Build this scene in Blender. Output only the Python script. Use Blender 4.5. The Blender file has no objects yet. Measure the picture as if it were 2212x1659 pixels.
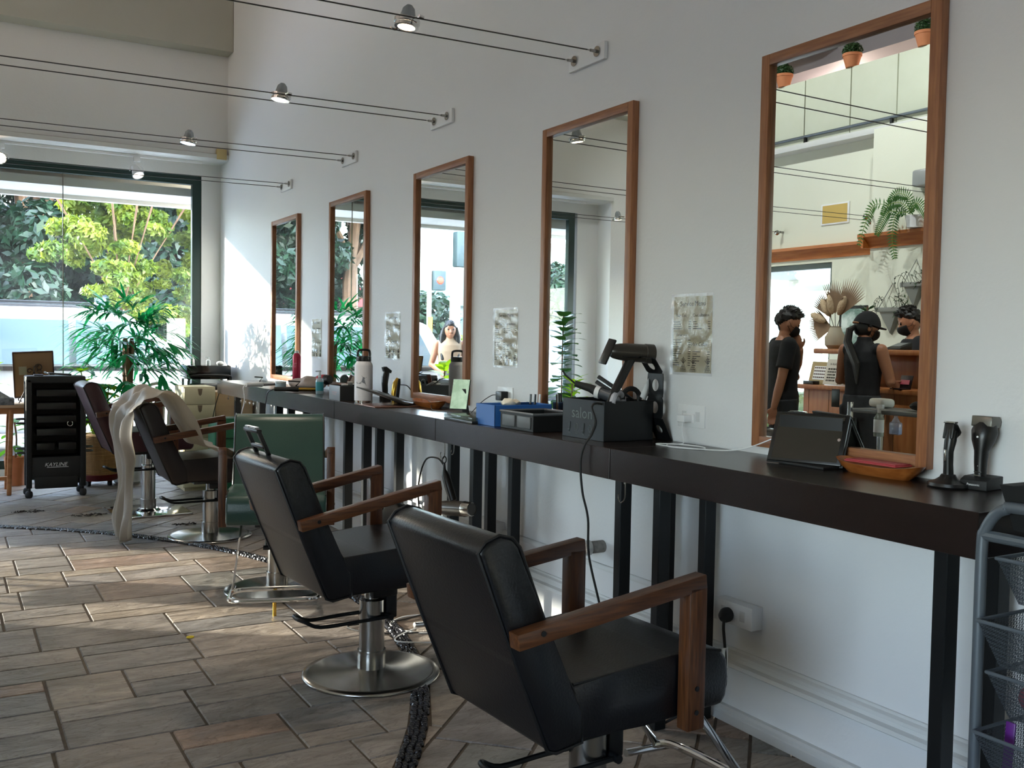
import bpy, bmesh, math, random
import numpy as np
from mathutils import Vector as V, Matrix as M, noise
random.seed(7)
PI = math.pi
SC = bpy.context.scene
COL = SC.collection
UP = V((0, 0, 1))

def lin(c):
    return tuple((x / 12.92 if x <= .04045 else ((x + .055) / 1.055) ** 2.4) for x in c)
def rgb(h):
    return lin(tuple(int(h[i:i + 2], 16) / 255 for i in (0, 2, 4)))

# ---------------------------------------------------------------- materials
MATS = {}
def mat(name, col, rough=.5, metal=0, spec=.5, nscale=0, namt=0, ncol=None, bump=0, bscale=None, trans=0, alpha=1, emit=None, estr=0, coat=0, sheen=0, stretch=None, sss=0):
    if name in MATS: return MATS[name]
    m = bpy.data.materials.new(name); m.use_nodes = True
    nt = m.node_tree; b = nt.nodes['Principled BSDF']
    c = rgb(col) if isinstance(col, str) else col
    b.inputs['Base Color'].default_value = (*c, 1)
    b.inputs['Roughness'].default_value = rough
    b.inputs['Metallic'].default_value = metal
    b.inputs['Specular IOR Level'].default_value = spec
    if coat: b.inputs['Coat Weight'].default_value = coat; b.inputs['Coat Roughness'].default_value = .15
    if trans: b.inputs['Transmission Weight'].default_value = trans
    if sss: b.inputs['Subsurface Weight'].default_value = sss; b.inputs['Subsurface Radius'].default_value = (.02, .008, .004)
    if alpha < 1: b.inputs['Alpha'].default_value = alpha
    if emit:
        b.inputs['Emission Color'].default_value = (*(rgb(emit) if isinstance(emit, str) else emit), 1); b.inputs['Emission Strength'].default_value = estr
    if nscale:
        tc = nt.nodes.new('ShaderNodeTexCoord'); src = tc.outputs['Object']
        if stretch:
            mp = nt.nodes.new('ShaderNodeMapping'); mp.inputs['Scale'].default_value = stretch
            nt.links.new(src, mp.inputs[0]); src = mp.outputs[0]
        n = nt.nodes.new('ShaderNodeTexNoise'); n.inputs['Scale'].default_value = nscale; n.inputs['Detail'].default_value = 6
        nt.links.new(src, n.inputs['Vector'])
        if ncol is not None:
            r = nt.nodes.new('ShaderNodeValToRGB')
            r.color_ramp.elements[0].position = .5 - namt; r.color_ramp.elements[1].position = .5 + namt
            r.color_ramp.elements[0].color = (*c, 1); r.color_ramp.elements[1].color = (*(rgb(ncol) if isinstance(ncol, str) else ncol), 1)
            nt.links.new(n.outputs[0], r.inputs[0]); nt.links.new(r.outputs[0], b.inputs['Base Color'])
        if bump:
            n2 = n
            if bscale:
                n2 = nt.nodes.new('ShaderNodeTexNoise'); n2.inputs['Scale'].default_value = bscale; n2.inputs['Detail'].default_value = 5
                nt.links.new(src, n2.inputs['Vector'])
            bp = nt.nodes.new('ShaderNodeBump'); bp.inputs['Strength'].default_value = bump; bp.inputs['Distance'].default_value = .01
            nt.links.new(n2.outputs[0], bp.inputs['Height']); nt.links.new(bp.outputs[0], b.inputs['Normal'])
    MATS[name] = m
    return m

def glassmat(name, tint=(1, 1, 1), ior=1.45, haze=0, hazecol=(.8, .85, .9)):
    m = bpy.data.materials.new(name); m.use_nodes = True
    nt = m.node_tree; nt.nodes.clear()
    o = nt.nodes.new('ShaderNodeOutputMaterial'); mx = nt.nodes.new('ShaderNodeMixShader')
    t = nt.nodes.new('ShaderNodeBsdfTransparent'); t.inputs[0].default_value = (*tint, 1)
    g = nt.nodes.new('ShaderNodeBsdfGlossy'); g.inputs['Roughness'].default_value = .01
    f = nt.nodes.new('ShaderNodeFresnel')
    ge = nt.nodes.new('ShaderNodeNewGeometry'); mr0 = nt.nodes.new('ShaderNodeMapRange'); mr0.inputs['To Min'].default_value = ior; mr0.inputs['To Max'].default_value = 1 / ior
    nt.links.new(ge.outputs['Backfacing'], mr0.inputs[0]); nt.links.new(mr0.outputs[0], f.inputs[0])
    nt.links.new(f.outputs[0], mx.inputs[0]); nt.links.new(t.outputs[0], mx.inputs[1]); nt.links.new(g.outputs[0], mx.inputs[2])
    out = mx
    if haze:
        d = nt.nodes.new('ShaderNodeBsdfTranslucent'); d.inputs[0].default_value = (*hazecol, 1)
        n = nt.nodes.new('ShaderNodeTexNoise'); n.inputs['Scale'].default_value = 1.6; n.inputs['Detail'].default_value = 6; n.inputs['Distortion'].default_value = 1.5
        tc = nt.nodes.new('ShaderNodeTexCoord'); nt.links.new(tc.outputs['Object'], n.inputs['Vector'])
        mr = nt.nodes.new('ShaderNodeMapRange'); mr.inputs['From Min'].default_value = .35; mr.inputs['From Max'].default_value = .75
        mr.inputs['To Min'].default_value = haze * .3; mr.inputs['To Max'].default_value = haze * 1.5
        nt.links.new(n.outputs[0], mr.inputs[0])
        m2 = nt.nodes.new('ShaderNodeMixShader'); nt.links.new(mr.outputs[0], m2.inputs[0])
        nt.links.new(mx.outputs[0], m2.inputs[1]); nt.links.new(d.outputs[0], m2.inputs[2]); out = m2
    nt.links.new(out.outputs[0], o.inputs[0])
    MATS[name] = m
    return m

def woodmat(name, c1, c2, scale=6, rough=.4, axis=(1, 14, 14), coat=0):
    return mat(name, c1, rough, nscale=scale, namt=.16, ncol=c2, stretch=axis, bump=.08, coat=coat)

m_wall = mat('painted_wall', 'dfdfe0', .6, nscale=3, namt=.4, ncol='e1e0df', bump=.12, bscale=60)
m_wallw = mat('cream_wall', 'dedfcc', .6, nscale=2, namt=.4, ncol='e2e2d2', bump=.08, bscale=50)
m_trim = mat('white_trim', 'd2d2d0', .45)
m_white = mat('white_plastic', 'e6e6e6', .35)
m_black = mat('black_plastic', '0b0b0c', .35)
m_blackm = mat('matte_black', '0c0d0e', .6)
m_bmetal = mat('black_metal', '121416', .4, .3, bump=.02, nscale=300)
m_gmetal = mat('grey_powder_metal', '5f666d', .38, .4)
m_chrome = mat('chrome', 'd8d8d8', .1, 1)
m_steel = mat('brushed_steel', 'b4b2ae', .22, 1, nscale=8, namt=.3, ncol='8e8c88')
m_navy = mat('navy_leather', '07080c', .33, spec=.5, nscale=5, namt=.35, ncol='0b0d13', bump=.12, bscale=160)
m_brownl = mat('brown_leather', '150b0c', .36, spec=.45, nscale=5, namt=.35, ncol='1c1113', bump=.12, bscale=160)
m_maroon = mat('maroon_leather', '34181d', .34, spec=.5, nscale=5, namt=.35, ncol='3f2026', bump=.12, bscale=160)
m_green = mat('green_leather', '1f3b35', .34, spec=.5, nscale=5, namt=.35, ncol='25453d', bump=.1, bscale=160)
m_pipe = mat('dark_piping', '08090c', .5)
m_armw = woodmat('walnut_arm', '3e200f', '60381c', 5, .38, (2, 26, 26))
m_armw2 = woodmat('walnut_arm_upright', '3e200f', '60381c', 5, .38, (26, 26, 2))
m_frame = woodmat('mirror_frame_wood', '88573a', 'a46e48', 6, .42, (20, 20, 1.5))
m_framey = woodmat('mirror_frame_wood_rail', '88573a', 'a46e48', 6, .42, (20, 1.5, 20))
m_ctop = mat('espresso_top', '1a1210', .27, nscale=5, namt=.3, ncol='231815', stretch=(10, 1, 10), spec=.5)
m_deskw = woodmat('reception_wood', '94592f', 'a86d3e', 3, .4, (10, 10, 1))
m_corn = woodmat('cornice_pine', 'a85a20', 'c4783a', 4, .4, (10, 1, 10))
m_tray = woodmat('acacia_tray', '8a4a1c', 'a9642e', 8, .35, (8, 2, 8), coat=.3)
m_mirror = mat('mirror_glass', (.87, .9, .86), .0, 1)
m_dkgreen = mat('dark_green_frame', '13302c', .4)
m_paper = mat('menu_paper', 'b0a68a', .7)
m_ink = mat('ink', '28241c', .8)
m_terra = mat('terracotta', 'a9663f', .8, nscale=12, namt=.3, ncol='b87650')
m_soil = mat('soil', '2a1d14', .9, nscale=40, namt=.2, ncol='4a3423', bump=.5)
m_skin = mat('skin', 'b07a5c', .5, sss=.08)
m_skin2 = mat('skin_tan', 'a26e50', .5, sss=.08)
m_hair = mat('black_hair', '0b0908', .45, nscale=60, namt=.3, ncol='1a1614', stretch=(1, 1, .2))
m_cloth = mat('black_cloth', '101114', .85, nscale=30, namt=.3, ncol='17181c', bump=.2)
m_dgcloth = mat('dark_grey_cloth', '24272a', .85, nscale=30, namt=.3, ncol='2c2f33', bump=.2)
m_glass = glassmat('window_glass', (.955, .975, .97), 1.45, .007)
m_glass2 = glassmat('clear_plastic', (.9, .93, .93), 1.3)
m_darkglass = mat('tinted_car_glass', '7b96a6', .08, spec=.8)
m_rubber = mat('rubber', '141414', .7)
m_gold = mat('gold_metal', 'c9a24a', .25, 1)
m_screen = mat('tablet_screen', '26261f', .07, spec=.6)

# ---------------------------------------------------------------- mesh builder
def rot_to(d, up=UP):
    d = V(d).normalized()
    if abs(d.dot(up)) > .999: up = V((1, 0, 0))
    x = up.cross(d).normalized(); y = d.cross(x)
    return M((x, y, d)).transposed()
class MB:
    def __init__(s): s.bm = bmesh.new()
    def vf(s, vs, fs):
        b = [s.bm.verts.new(v) for v in vs]
        for f in fs:
            try: s.bm.faces.new([b[i] for i in f])
            except ValueError: pass
        return s
    def box(s, c, size, R=None, bev=0, seg=2):
        h = V(size) / 2; c = V(c); vs = []
        for x in (-1, 1):
            for y in (-1, 1):
                for z in (-1, 1):
                    p = V((x * h.x, y * h.y, z * h.z))
                    vs.append(c + (R @ p if R else p))
        b = [s.bm.verts.new(v) for v in vs]
        fs = [s.bm.faces.new([b[i] for i in f]) for f in ((0, 1, 3, 2), (4, 6, 7, 5), (0, 4, 5, 1), (2, 3, 7, 6), (0, 2, 6, 4), (1, 5, 7, 3))]
        if bev:
            es = list({e for f in fs for e in f.edges})
            bmesh.ops.bevel(s.bm, geom=es, offset=bev, segments=seg, profile=.5, affect='EDGES', clamp_overlap=True)
        return s
    def bb(s, a, b, bev=0, seg=2):
        a = V(a); b = V(b); return s.box((a + b) / 2, (abs(b.x - a.x), abs(b.y - a.y), abs(b.z - a.z)), None, bev, seg)
    def bar(s, p, q, w, h, bev=0, up=UP):
        p = V(p); q = V(q); R = rot_to(q - p, up)
        return s.box((p + q) / 2, (w, h, (q - p).length), R, bev)
    def ring(s, c, R, r, n, sq=None):
        return [s.bm.verts.new(V(c) + R @ V((r * math.cos(2 * PI * i / n), (sq or r) * math.sin(2 * PI * i / n), 0))) for i in range(n)]
    def tube(s, pts, r, n=8, closed=False, cap=True):
        pts = [V(p) for p in pts]; N = len(pts); rs = r if isinstance(r, (list, tuple)) else [r] * N
        rings = []; up = UP
        for i, p in enumerate(pts):
            a = pts[i - 1] if (i or closed) else p; b = pts[(i + 1) % N] if (i < N - 1 or closed) else p
            d = (b - a).normalized()
            if i == 0:
                up = V((1, 0, 0)) if abs(d.z) > .9 else UP
            x = up.cross(d)
            if x.length < 1e-4: x = V((0, 1, 0)).cross(d)
            x.normalize(); y = d.cross(x); up = y
            rings.append(s.ring(p, M((x, y, d)).transposed(), rs[i], n))
        for i in range(N if closed else N - 1):
            A = rings[i]; B = rings[(i + 1) % N]
            for k in range(n): s.bm.faces.new((A[k], A[(k + 1) % n], B[(k + 1) % n], B[k]))
        if cap and not closed:
            s.bm.faces.new(rings[0][::-1]); s.bm.faces.new(rings[-1])
        return s
    def cyl(s, p, q, r, r2=None, n=24): return s.tube([p, q], [r, r if r2 is None else r2], n)
    def lathe(s, prof, c=(0, 0, 0), R=None, n=32, sy=1):
        c = V(c); R = R or M.Identity(3); rings = []
        for r, z in prof:
            if r < 1e-5: rings.append([s.bm.verts.new(c + R @ V((0, 0, z)))])
            else: rings.append([s.bm.verts.new(c + R @ V((r * math.cos(2 * PI * i / n), sy * r * math.sin(2 * PI * i / n), z))) for i in range(n)])
        for A, B in zip(rings, rings[1:]):
            for k in range(n):
                a, b = A[k % len(A)], A[(k + 1) % len(A)]; c2, d = B[(k + 1) % len(B)], B[k % len(B)]
                f = [];
                for v in (a, b, c2, d):
                    if v not in f: f.append(v)
                if len(f) > 2:
                    try: s.bm.faces.new(f)
                    except ValueError: pass
        return s
    def sph(s, c, r, sc=(1, 1, 1), n=16, R=None):
        prof = [(math.sin(PI * i / n) * r, -math.cos(PI * i / n) * r) for i in range(n + 1)]
        prof[0] = (0, -r); prof[-1] = (0, r)
        Rm = (R or M.Identity(3)) @ M.Diagonal(V(sc))
        return s.lathe(prof, c, Rm, n * 2)
    def prism(s, poly, d0, d1, ax='y', R=None, c=(0, 0, 0), bev=0, seg=3):
        """2D polygon extruded along axis: ax 'y' -> poly in (x,z); 'x' -> poly in (y,z); 'z' -> poly in (x,y)"""
        def mk(a, b, d):
            p = {'y': V((a, d, b)), 'x': V((d, a, b)), 'z': V((a, b, d))}[ax]
            return V(c) + (R @ p if R else p)
        A = [s.bm.verts.new(mk(a, b, d0)) for a, b in poly]; B = [s.bm.verts.new(mk(a, b, d1)) for a, b in poly]
        fs = [s.bm.faces.new(A), s.bm.faces.new(B[::-1])]
        n = len(poly)
        for i in range(n): fs.append(s.bm.faces.new((A[i], B[i], B[(i + 1) % n], A[(i + 1) % n])))
        if bev:
            es = list({e for f in fs for e in f.edges})
            bmesh.ops.bevel(s.bm, geom=es, offset=bev, segments=seg, profile=.5, affect='EDGES', clamp_overlap=True)
        return s
    def build(s, name, m, parent=None, smooth=True, loc=None, rz=0, sub=0, mod=None, ang=35):
        bmesh.ops.recalc_face_normals(s.bm, faces=s.bm.faces[:])
        me = bpy.data.meshes.new(name); s.bm.to_mesh(me); s.bm.free()
        me.materials.append(m)
        o = bpy.data.objects.new(name, me); COL.objects.link(o)
        if smooth:
            me.polygons.foreach_set('use_smooth', [True] * len(me.polygons))
            me.set_sharp_from_angle(angle=math.radians(ang))
        if parent: o.parent = parent
        if loc is not None: o.location = loc; o.rotation_euler = (0, 0, rz)
        if sub:
            md = o.modifiers.new('sub', 'SUBSURF'); md.levels = sub; md.render_levels = sub
        return o
def tag(o, label=None, cat=None, group=None, kind=None):
    if label: o['label'] = label
    if cat: o['category'] = cat
    if group: o['group'] = group
    if kind: o['kind'] = kind
    return o
def thing(name, label, cat, loc=(0, 0, 0), rz=0, group=None):
    o = bpy.data.objects.new(name, None); COL.objects.link(o); o.empty_display_size = .1
    o.location = loc; o.rotation_euler = (0, 0, rz)
    return tag(o, label, cat, group)
def struct(name, mb, m, **k):
    o = mb.build(name, m, **k)
    if not k.get('parent'): o['kind'] = 'structure'
    return o
def solo(name, mb, m, label, cat, loc=(0, 0, 0), rz=0, group=None, **k):
    o = mb.build(name, m, loc=loc, rz=rz, **k); return tag(o, label, cat, group)
def dup(root, loc, rz, label, group=None):
    r = root.copy(); COL.objects.link(r); r.location = loc; r.rotation_euler = (0, 0, rz); tag(r, label, group=group)
    for ch in list(root.children):
        c = ch.copy(); COL.objects.link(c); c.parent = r
        for g in list(ch.children):
            d = g.copy(); COL.objects.link(d); d.parent = c
    return r
def text(s, size, m, parent, loc, R=None, ext=.0006, name='lettering', align='CENTER', shear=0, sx=1):
    cu = bpy.data.curves.new(name, 'FONT'); cu.body = s; cu.size = size; cu.extrude = ext; cu.align_x = align; cu.shear = shear; cu.resolution_u = 2
    t = bpy.data.objects.new(name, cu); COL.objects.link(t)
    me = bpy.data.meshes.new_from_object(t)
    bpy.data.objects.remove(t)
    Mx = M.Translation(V(loc)) @ (R.to_4x4() if R else M.Identity(4)) @ M.Diagonal((sx, 1, 1, 1))
    me.transform(Mx); me.materials.clear(); me.materials.append(m)
    o = bpy.data.objects.new(name, me); COL.objects.link(o)
    if parent: o.parent = parent
    return o
def facing(n, up=UP):
    """rotation whose local X reads left-to-right, Y up, Z = outward normal n"""
    z = V(n).normalized(); x = up.cross(z).normalized(); y = z.cross(x)
    return M((x, y, z)).transposed()
def spline(pts, n=8):
    pts = [V(p) for p in pts]; P = [pts[0]] + pts + [pts[-1]]; out = []
    for i in range(1, len(P) - 2):
        a, b, c, d = P[i - 1], P[i], P[i + 1], P[i + 2]
        for k in range(n):
            t = k / n
            out.append(.5 * ((2 * b) + (c - a) * t + (2 * a - 5 * b + 4 * c - d) * t * t + (3 * b - a - 3 * c + d) * t ** 3))
    out.append(pts[-1]); return out
def leafmesh(name, mats, quads, parent=None, loc=None, rz=0):
    """quads: (N,4,3) array"""
    q = np.asarray(quads, dtype=np.float32); n = len(q)
    me = bpy.data.meshes.new(name); me.vertices.add(n * 4); me.vertices.foreach_set('co', q.reshape(-1))
    me.loops.add(n * 4); me.loops.foreach_set('vertex_index', np.arange(n * 4, dtype=np.int32))
    me.polygons.add(n); me.polygons.foreach_set('loop_start', np.arange(n, dtype=np.int32) * 4); me.polygons.foreach_set('loop_total', np.full(n, 4, dtype=np.int32))
    me.update(calc_edges=True); me.validate()
    me.materials.append(mats)
    o = bpy.data.objects.new(name, me); COL.objects.link(o)
    if parent: o.parent = parent
    if loc is not None: o.location = loc; o.rotation_euler = (0, 0, rz)
    return o
def leafmat(name, c1, c2, transl=.45, rough=.45):
    m = bpy.data.materials.new(name); m.use_nodes = True; nt = m.node_tree; b = nt.nodes['Principled BSDF']
    n = nt.nodes.new('ShaderNodeTexNoise'); n.inputs['Scale'].default_value = 2.5; n.inputs['Detail'].default_value = 4
    g = nt.nodes.new('ShaderNodeTexCoord'); nt.links.new(g.outputs['Object'], n.inputs['Vector'])
    r = nt.nodes.new('ShaderNodeValToRGB'); r.color_ramp.elements[0].position = .35; r.color_ramp.elements[1].position = .65
    r.color_ramp.elements[0].color = (*rgb(c1), 1); r.color_ramp.elements[1].color = (*rgb(c2), 1)
    nt.links.new(n.outputs[0], r.inputs[0]); nt.links.new(r.outputs[0], b.inputs['Base Color']); b.inputs['Roughness'].default_value = rough
    t = nt.nodes.new('ShaderNodeBsdfTranslucent'); nt.links.new(r.outputs[0], t.inputs[0])
    mx = nt.nodes.new('ShaderNodeMixShader'); mx.inputs[0].default_value = transl
    o = nt.nodes['Material Output']; nt.links.new(b.outputs[0], mx.inputs[1]); nt.links.new(t.outputs[0], mx.inputs[2]); nt.links.new(mx.outputs[0], o.inputs[0])
    MATS[name] = m; return m
def crown_quads(blobs, n, size, rng, flat=0., aspect=2.2):
    """random leaves over a list of ellipsoid blobs (cx,cy,cz,rx,ry,rz)"""
    B = np.array(blobs, dtype=float); w = (B[:, 3] * B[:, 4] * B[:, 5]) ** .67; idx = rng.choice(len(B), n, p=w / w.sum())
    d = rng.normal(size=(n, 3)); d /= np.linalg.norm(d, axis=1)[:, None]
    rad = rng.uniform(.72, 1.08, n)[:, None]
    p = B[idx, :3] + d * B[idx, 3:] * rad
    nr = d + rng.normal(size=(n, 3)) * .6; nr[:, 2] += .4 + flat; nr /= np.linalg.norm(nr, axis=1)[:, None]
    t = np.cross(nr, rng.normal(size=(n, 3))); t /= np.linalg.norm(t, axis=1)[:, None]; u = np.cross(nr, t)
    s = (size * rng.uniform(.6, 1.3, n))[:, None]
    a = t * s * aspect / 2; b = u * s / 2
    return np.stack([p - a, p - a * .1 + b, p + a, p - a * .1 - b], 1)

KO = 1.055
def OS(p): return V((2.4 + (p[0] - 2.4) * KO, p[1] * KO, 1.32 + (p[2] - 1.32) * KO))
def oscale(t): t.location = OS(t.location); t.scale = (KO, KO, KO); return t
# ---------------------------------------------------------------- camera
def cam():
    yaw, pitch, roll = map(math.radians, (30.12, 2.42, 1.0))
    F = V((math.sin(yaw) * math.cos(pitch), math.cos(yaw) * math.cos(pitch), -math.sin(pitch)))
    r0 = V((math.cos(yaw), -math.sin(yaw), 0)); u0 = r0.cross(F)
    r = r0 * math.cos(roll) + u0 * math.sin(roll); u = -r0 * math.sin(roll) + u0 * math.cos(roll)
    c = bpy.data.cameras.new('camera'); o = bpy.data.objects.new('camera', c); COL.objects.link(o)
    c.sensor_fit = 'HORIZONTAL'; c.sensor_width = 36; c.lens = 2120 / 2212 * 36; c.clip_end = 300; c.clip_start = .05
    R = M((r, u, -F)).transposed().to_4x4(); R.translation = V((-2.4, 0, 1.32)); o.matrix_world = R
    SC.camera = o
cam()
# ---------------------------------------------------------------- shell
YW, XO = 9.98, -5.4          # window wall, opposite wall
b = MB(); b.bb((0, -4, 0), (.15, 10.2, 5.6)); struct('wall_right', b, m_wall)
# front (window) wall pieces
b = MB()
b.bb((-.185, YW, 0), (0, YW + .2, 3.02)); b.bb((-5.6, YW, 0), (-4.3, YW + .2, 3.02)); b.bb((-4.3, YW, 2.9), (-.185, YW + .2, 3.02)); b.bb((-4.3, YW, 0), (-.185, YW + .2, .08))
b.bb((-5.4, YW - .27, 0), (-4.6, YW, 3.02))
b.bb((-8.2, YW - .27, 3.02), (0, YW + .2, 5.6))
struct('wall_front', b, m_wall)
b = MB(); b.prism([(9.71, 3.02), (9.66, 3.035), (9.66, 3.075), (9.71, 3.09)], -4.6, 0, 'x'); struct('trim_1', b, m_trim)
b = MB(); b.bb((-8.2, 9.50, 4.02), (0, 9.71, 5.6), .01); struct('trim_2', b, mat('bulkhead_paint', 'b9b6aa', .7, nscale=2, namt=.4, ncol='bdbab0', bump=.1, bscale=20))
# opposite wall: far part x=-5, near part x=-4.7, side glazing y 6.63..9.2, second glazing, unseen and added for light, y -2.5..3.2
b = MB()
b.bb((-5.6, 9.3, 0), (XO, YW, 3.35)); b.bb((-5.6, 6.28, 2.19), (XO, 9.3, 3.35)); b.bb((-5.6, 6.28, 0), (XO, 7.0, 2.19)); b.bb((-5.6, 7.0, 0), (XO, 9.3, .12))
b.bb((-5.6, 3.6, 0), (-5.1, 6.28, 3.35)); b.bb((-5.6, -4, 0), (XO, -1.6, 3.35)); b.bb((-5.6, -1.6, 2.3), (XO, 3.6, 3.35)); b.bb((-5.6, -1.6, 0), (XO, 1.0, .8)); b.bb((-5.6, 1.0, 0), (XO, 3.6, 2.3))
struct('wall_left', b, m_wallw)
b = MB(); b.bb((-8.2, -4, 3.35), (-5.24, 9.71, 3.41), .006); struct('trim_3', b, m_trim)
b = MB(); b.bb((-8.3, -4.2, 0), (0, -4, 5.6)); struct('wall_back', b, m_wallw)
b = MB(); b.bb((-8.35, -4, 3.3), (-8.2, 9.8, 5.6)); struct('wall_loft', b, m_wallw)
b = MB(); b.bb((-8.3, -4.2, 5.2), (.15, 10.2, 5.35)); struct('ceiling', b, mat('ceiling_paint', 'dcdad6', .7))
# loft ceiling beams seen over the parapet
b = MB()
for y in (4.4, 6.2, 8.0): b.bb((-8.2, y, 4.75), (-5.6, y + .5, 5.2))
b.bb((-6.9, -4, 4.6), (-6.5, 9.3, 4.78)); struct('trim_4', b, mat('loft_beam_paint', '77747a', .7))
# floor: grout plane and stone tiles
fm = bpy.data.materials.new('slate_tiles'); fm.use_nodes = True
nt = fm.node_tree; pb = nt.nodes['Principled BSDF']
at = nt.nodes.new('ShaderNodeAttribute'); at.attribute_name = 'tile'
ramp = nt.nodes.new('ShaderNodeValToRGB'); cr = ramp.color_ramp
cols = ['857d77', '958e88', 'a0968c', '83807e', '9a8e82', 'aa9e90', '8f8a88', 'a48a78', '84837e', '989290']
while len(cr.elements) < len(cols): cr.elements.new(.5)
for i, c in enumerate(cols): cr.elements[i].position = i / (len(cols) - 1); cr.elements[i].color = (*rgb(c), 1)
nt.links.new(at.outputs['Fac'], ramp.inputs[0])
tc = nt.nodes.new('ShaderNodeTexCoord')
sep = nt.nodes.new('ShaderNodeVectorMath'); sep.operation = 'ADD'
mul = nt.nodes.new('ShaderNodeVectorMath'); mul.operation = 'SCALE'; mul.inputs['Scale'].default_value = 37.
cmb = nt.nodes.new('ShaderNodeCombineXYZ'); [nt.links.new(at.outputs['Fac'], cmb.inputs[i]) for i in range(3)]
nt.links.new(cmb.outputs[0], mul.inputs[0]); nt.links.new(tc.outputs['Object'], sep.inputs[0]); nt.links.new(mul.outputs[0], sep.inputs[1])
n1 = nt.nodes.new('ShaderNodeTexNoise'); n1.inputs['Scale'].default_value = 3.2; n1.inputs['Detail'].default_value = 9; n1.inputs['Roughness'].default_value = .62; n1.inputs['Distortion'].default_value = 1.1
mp = nt.nodes.new('ShaderNodeMapping'); mp.inputs['Scale'].default_value = (1, 2.6, 1); nt.links.new(sep.outputs[0], mp.inputs[0]); nt.links.new(mp.outputs[0], n1.inputs['Vector'])
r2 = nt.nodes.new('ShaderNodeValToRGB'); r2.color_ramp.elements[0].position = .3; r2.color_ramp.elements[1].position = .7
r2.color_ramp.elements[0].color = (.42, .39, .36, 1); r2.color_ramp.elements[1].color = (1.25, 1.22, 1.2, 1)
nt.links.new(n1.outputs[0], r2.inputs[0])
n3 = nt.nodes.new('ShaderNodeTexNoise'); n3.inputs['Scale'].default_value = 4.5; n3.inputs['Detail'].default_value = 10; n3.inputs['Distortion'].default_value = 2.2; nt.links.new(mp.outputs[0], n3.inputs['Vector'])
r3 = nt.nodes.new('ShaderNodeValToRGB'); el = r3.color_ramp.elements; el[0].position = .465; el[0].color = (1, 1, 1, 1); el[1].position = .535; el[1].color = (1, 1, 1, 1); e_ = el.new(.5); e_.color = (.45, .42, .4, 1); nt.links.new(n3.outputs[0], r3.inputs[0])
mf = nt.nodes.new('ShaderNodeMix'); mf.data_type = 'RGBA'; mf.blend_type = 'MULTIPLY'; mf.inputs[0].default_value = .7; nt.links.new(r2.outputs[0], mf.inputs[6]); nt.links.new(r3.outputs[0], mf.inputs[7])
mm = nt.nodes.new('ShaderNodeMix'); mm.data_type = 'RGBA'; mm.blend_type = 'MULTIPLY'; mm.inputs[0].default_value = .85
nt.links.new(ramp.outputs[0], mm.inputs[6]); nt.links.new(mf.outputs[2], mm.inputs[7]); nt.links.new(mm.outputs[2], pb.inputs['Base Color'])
n2 = nt.nodes.new('ShaderNodeTexNoise'); n2.inputs['Scale'].default_value = 5; n2.inputs['Detail'].default_value = 12; n2.inputs['Roughness'].default_value = .6; n2.inputs['Distortion'].default_value = .7
nt.links.new(mp.outputs[0], n2.inputs['Vector'])
wv = nt.nodes.new('ShaderNodeTexVoronoi'); wv.feature = 'DISTANCE_TO_EDGE'; wv.inputs['Scale'].default_value = 4
nt.links.new(mp.outputs[0], wv.inputs['Vector'])
stp = nt.nodes.new('ShaderNodeMath'); stp.operation = 'SNAP'; stp.inputs[1].default_value = .09; nt.links.new(n1.outputs[0], stp.inputs[0])
add = nt.nodes.new('ShaderNodeMath'); add.operation = 'ADD'; nt.links.new(n2.outputs[0], add.inputs[0]); nt.links.new(stp.outputs[0], add.inputs[1])
bp = nt.nodes.new('ShaderNodeBump'); bp.inputs['Strength'].default_value = 1; bp.inputs['Distance'].default_value = .022
nt.links.new(add.outputs[0], bp.inputs['Height']); nt.links.new(bp.outputs[0], pb.inputs['Normal'])
pb.inputs['Roughness'].default_value = .42; pb.inputs['Specular IOR Level'].default_value = .45
CC, CR = V((-3.99, 4.67)), 3.417
def clip(poly, nx, ny, d):
    out = []
    for i, p in enumerate(poly):
        q = poly[(i + 1) % len(poly)]; a = p[0] * nx + p[1] * ny - d; c = q[0] * nx + q[1] * ny - d
        if a <= 0: out.append(p)
        if (a < 0) != (c < 0) and a != c:
            t = a / (a - c); out.append((p[0] + (q[0] - p[0]) * t, p[1] + (q[1] - p[1]) * t))
    return out
TV, TF, TA = [], [], []
def addtile(poly, val):
    if len(poly) < 3: return
    ar = .5 * abs(sum(poly[i][0] * poly[(i + 1) % len(poly)][1] - poly[(i + 1) % len(poly)][0] * poly[i][1] for i in range(len(poly))))
    if ar < .0008: return
    cx = sum(p[0] for p in poly) / len(poly); cy = sum(p[1] for p in poly) / len(poly)
    k = len(TV); n = len(poly)
    for p in poly: TV.append((p[0], p[1], -.006))
    for p in poly:
        d = math.hypot(p[0] - cx, p[1] - cy) + 1e-6; f = max(.5, 1 - .004 / d)
        TV.append((cx + (p[0] - cx) * f, cy + (p[1] - cy) * f, 0))
    TF.append([k + n + i for i in range(n)]); TA.append(val)
    for i in range(n): TF.append([k + i, k + (i + 1) % n, k + n + (i + 1) % n, k + n + i]); TA.append(val)
def ashlar(x0, x1, y0, y1, rng, g=.009):
    """courses running along x: mix of full-height tiles and stacked half tiles"""
    out = []; y = y0
    while y < y1:
        h = rng.choice((.34, .38, .42)); x = x0 - rng.random() * .5
        while x < x1:
            w = rng.choice((.28, .36, .44, .56)); t = rng.random()
            if t < .42: out.append((x, y, x + w, y + h))
            else:
                s = h * rng.choice((.36, .5, .64)); out.append((x, y, x + w, y + s)); out.append((x + 0, y + s, x + w, y + h))
            x += w
        y += h
    return [(a + g / 2, b + g / 2, c - g / 2, d - g / 2) for a, b, c, d in out]
rg = random.Random(11)
HW = .036
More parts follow.
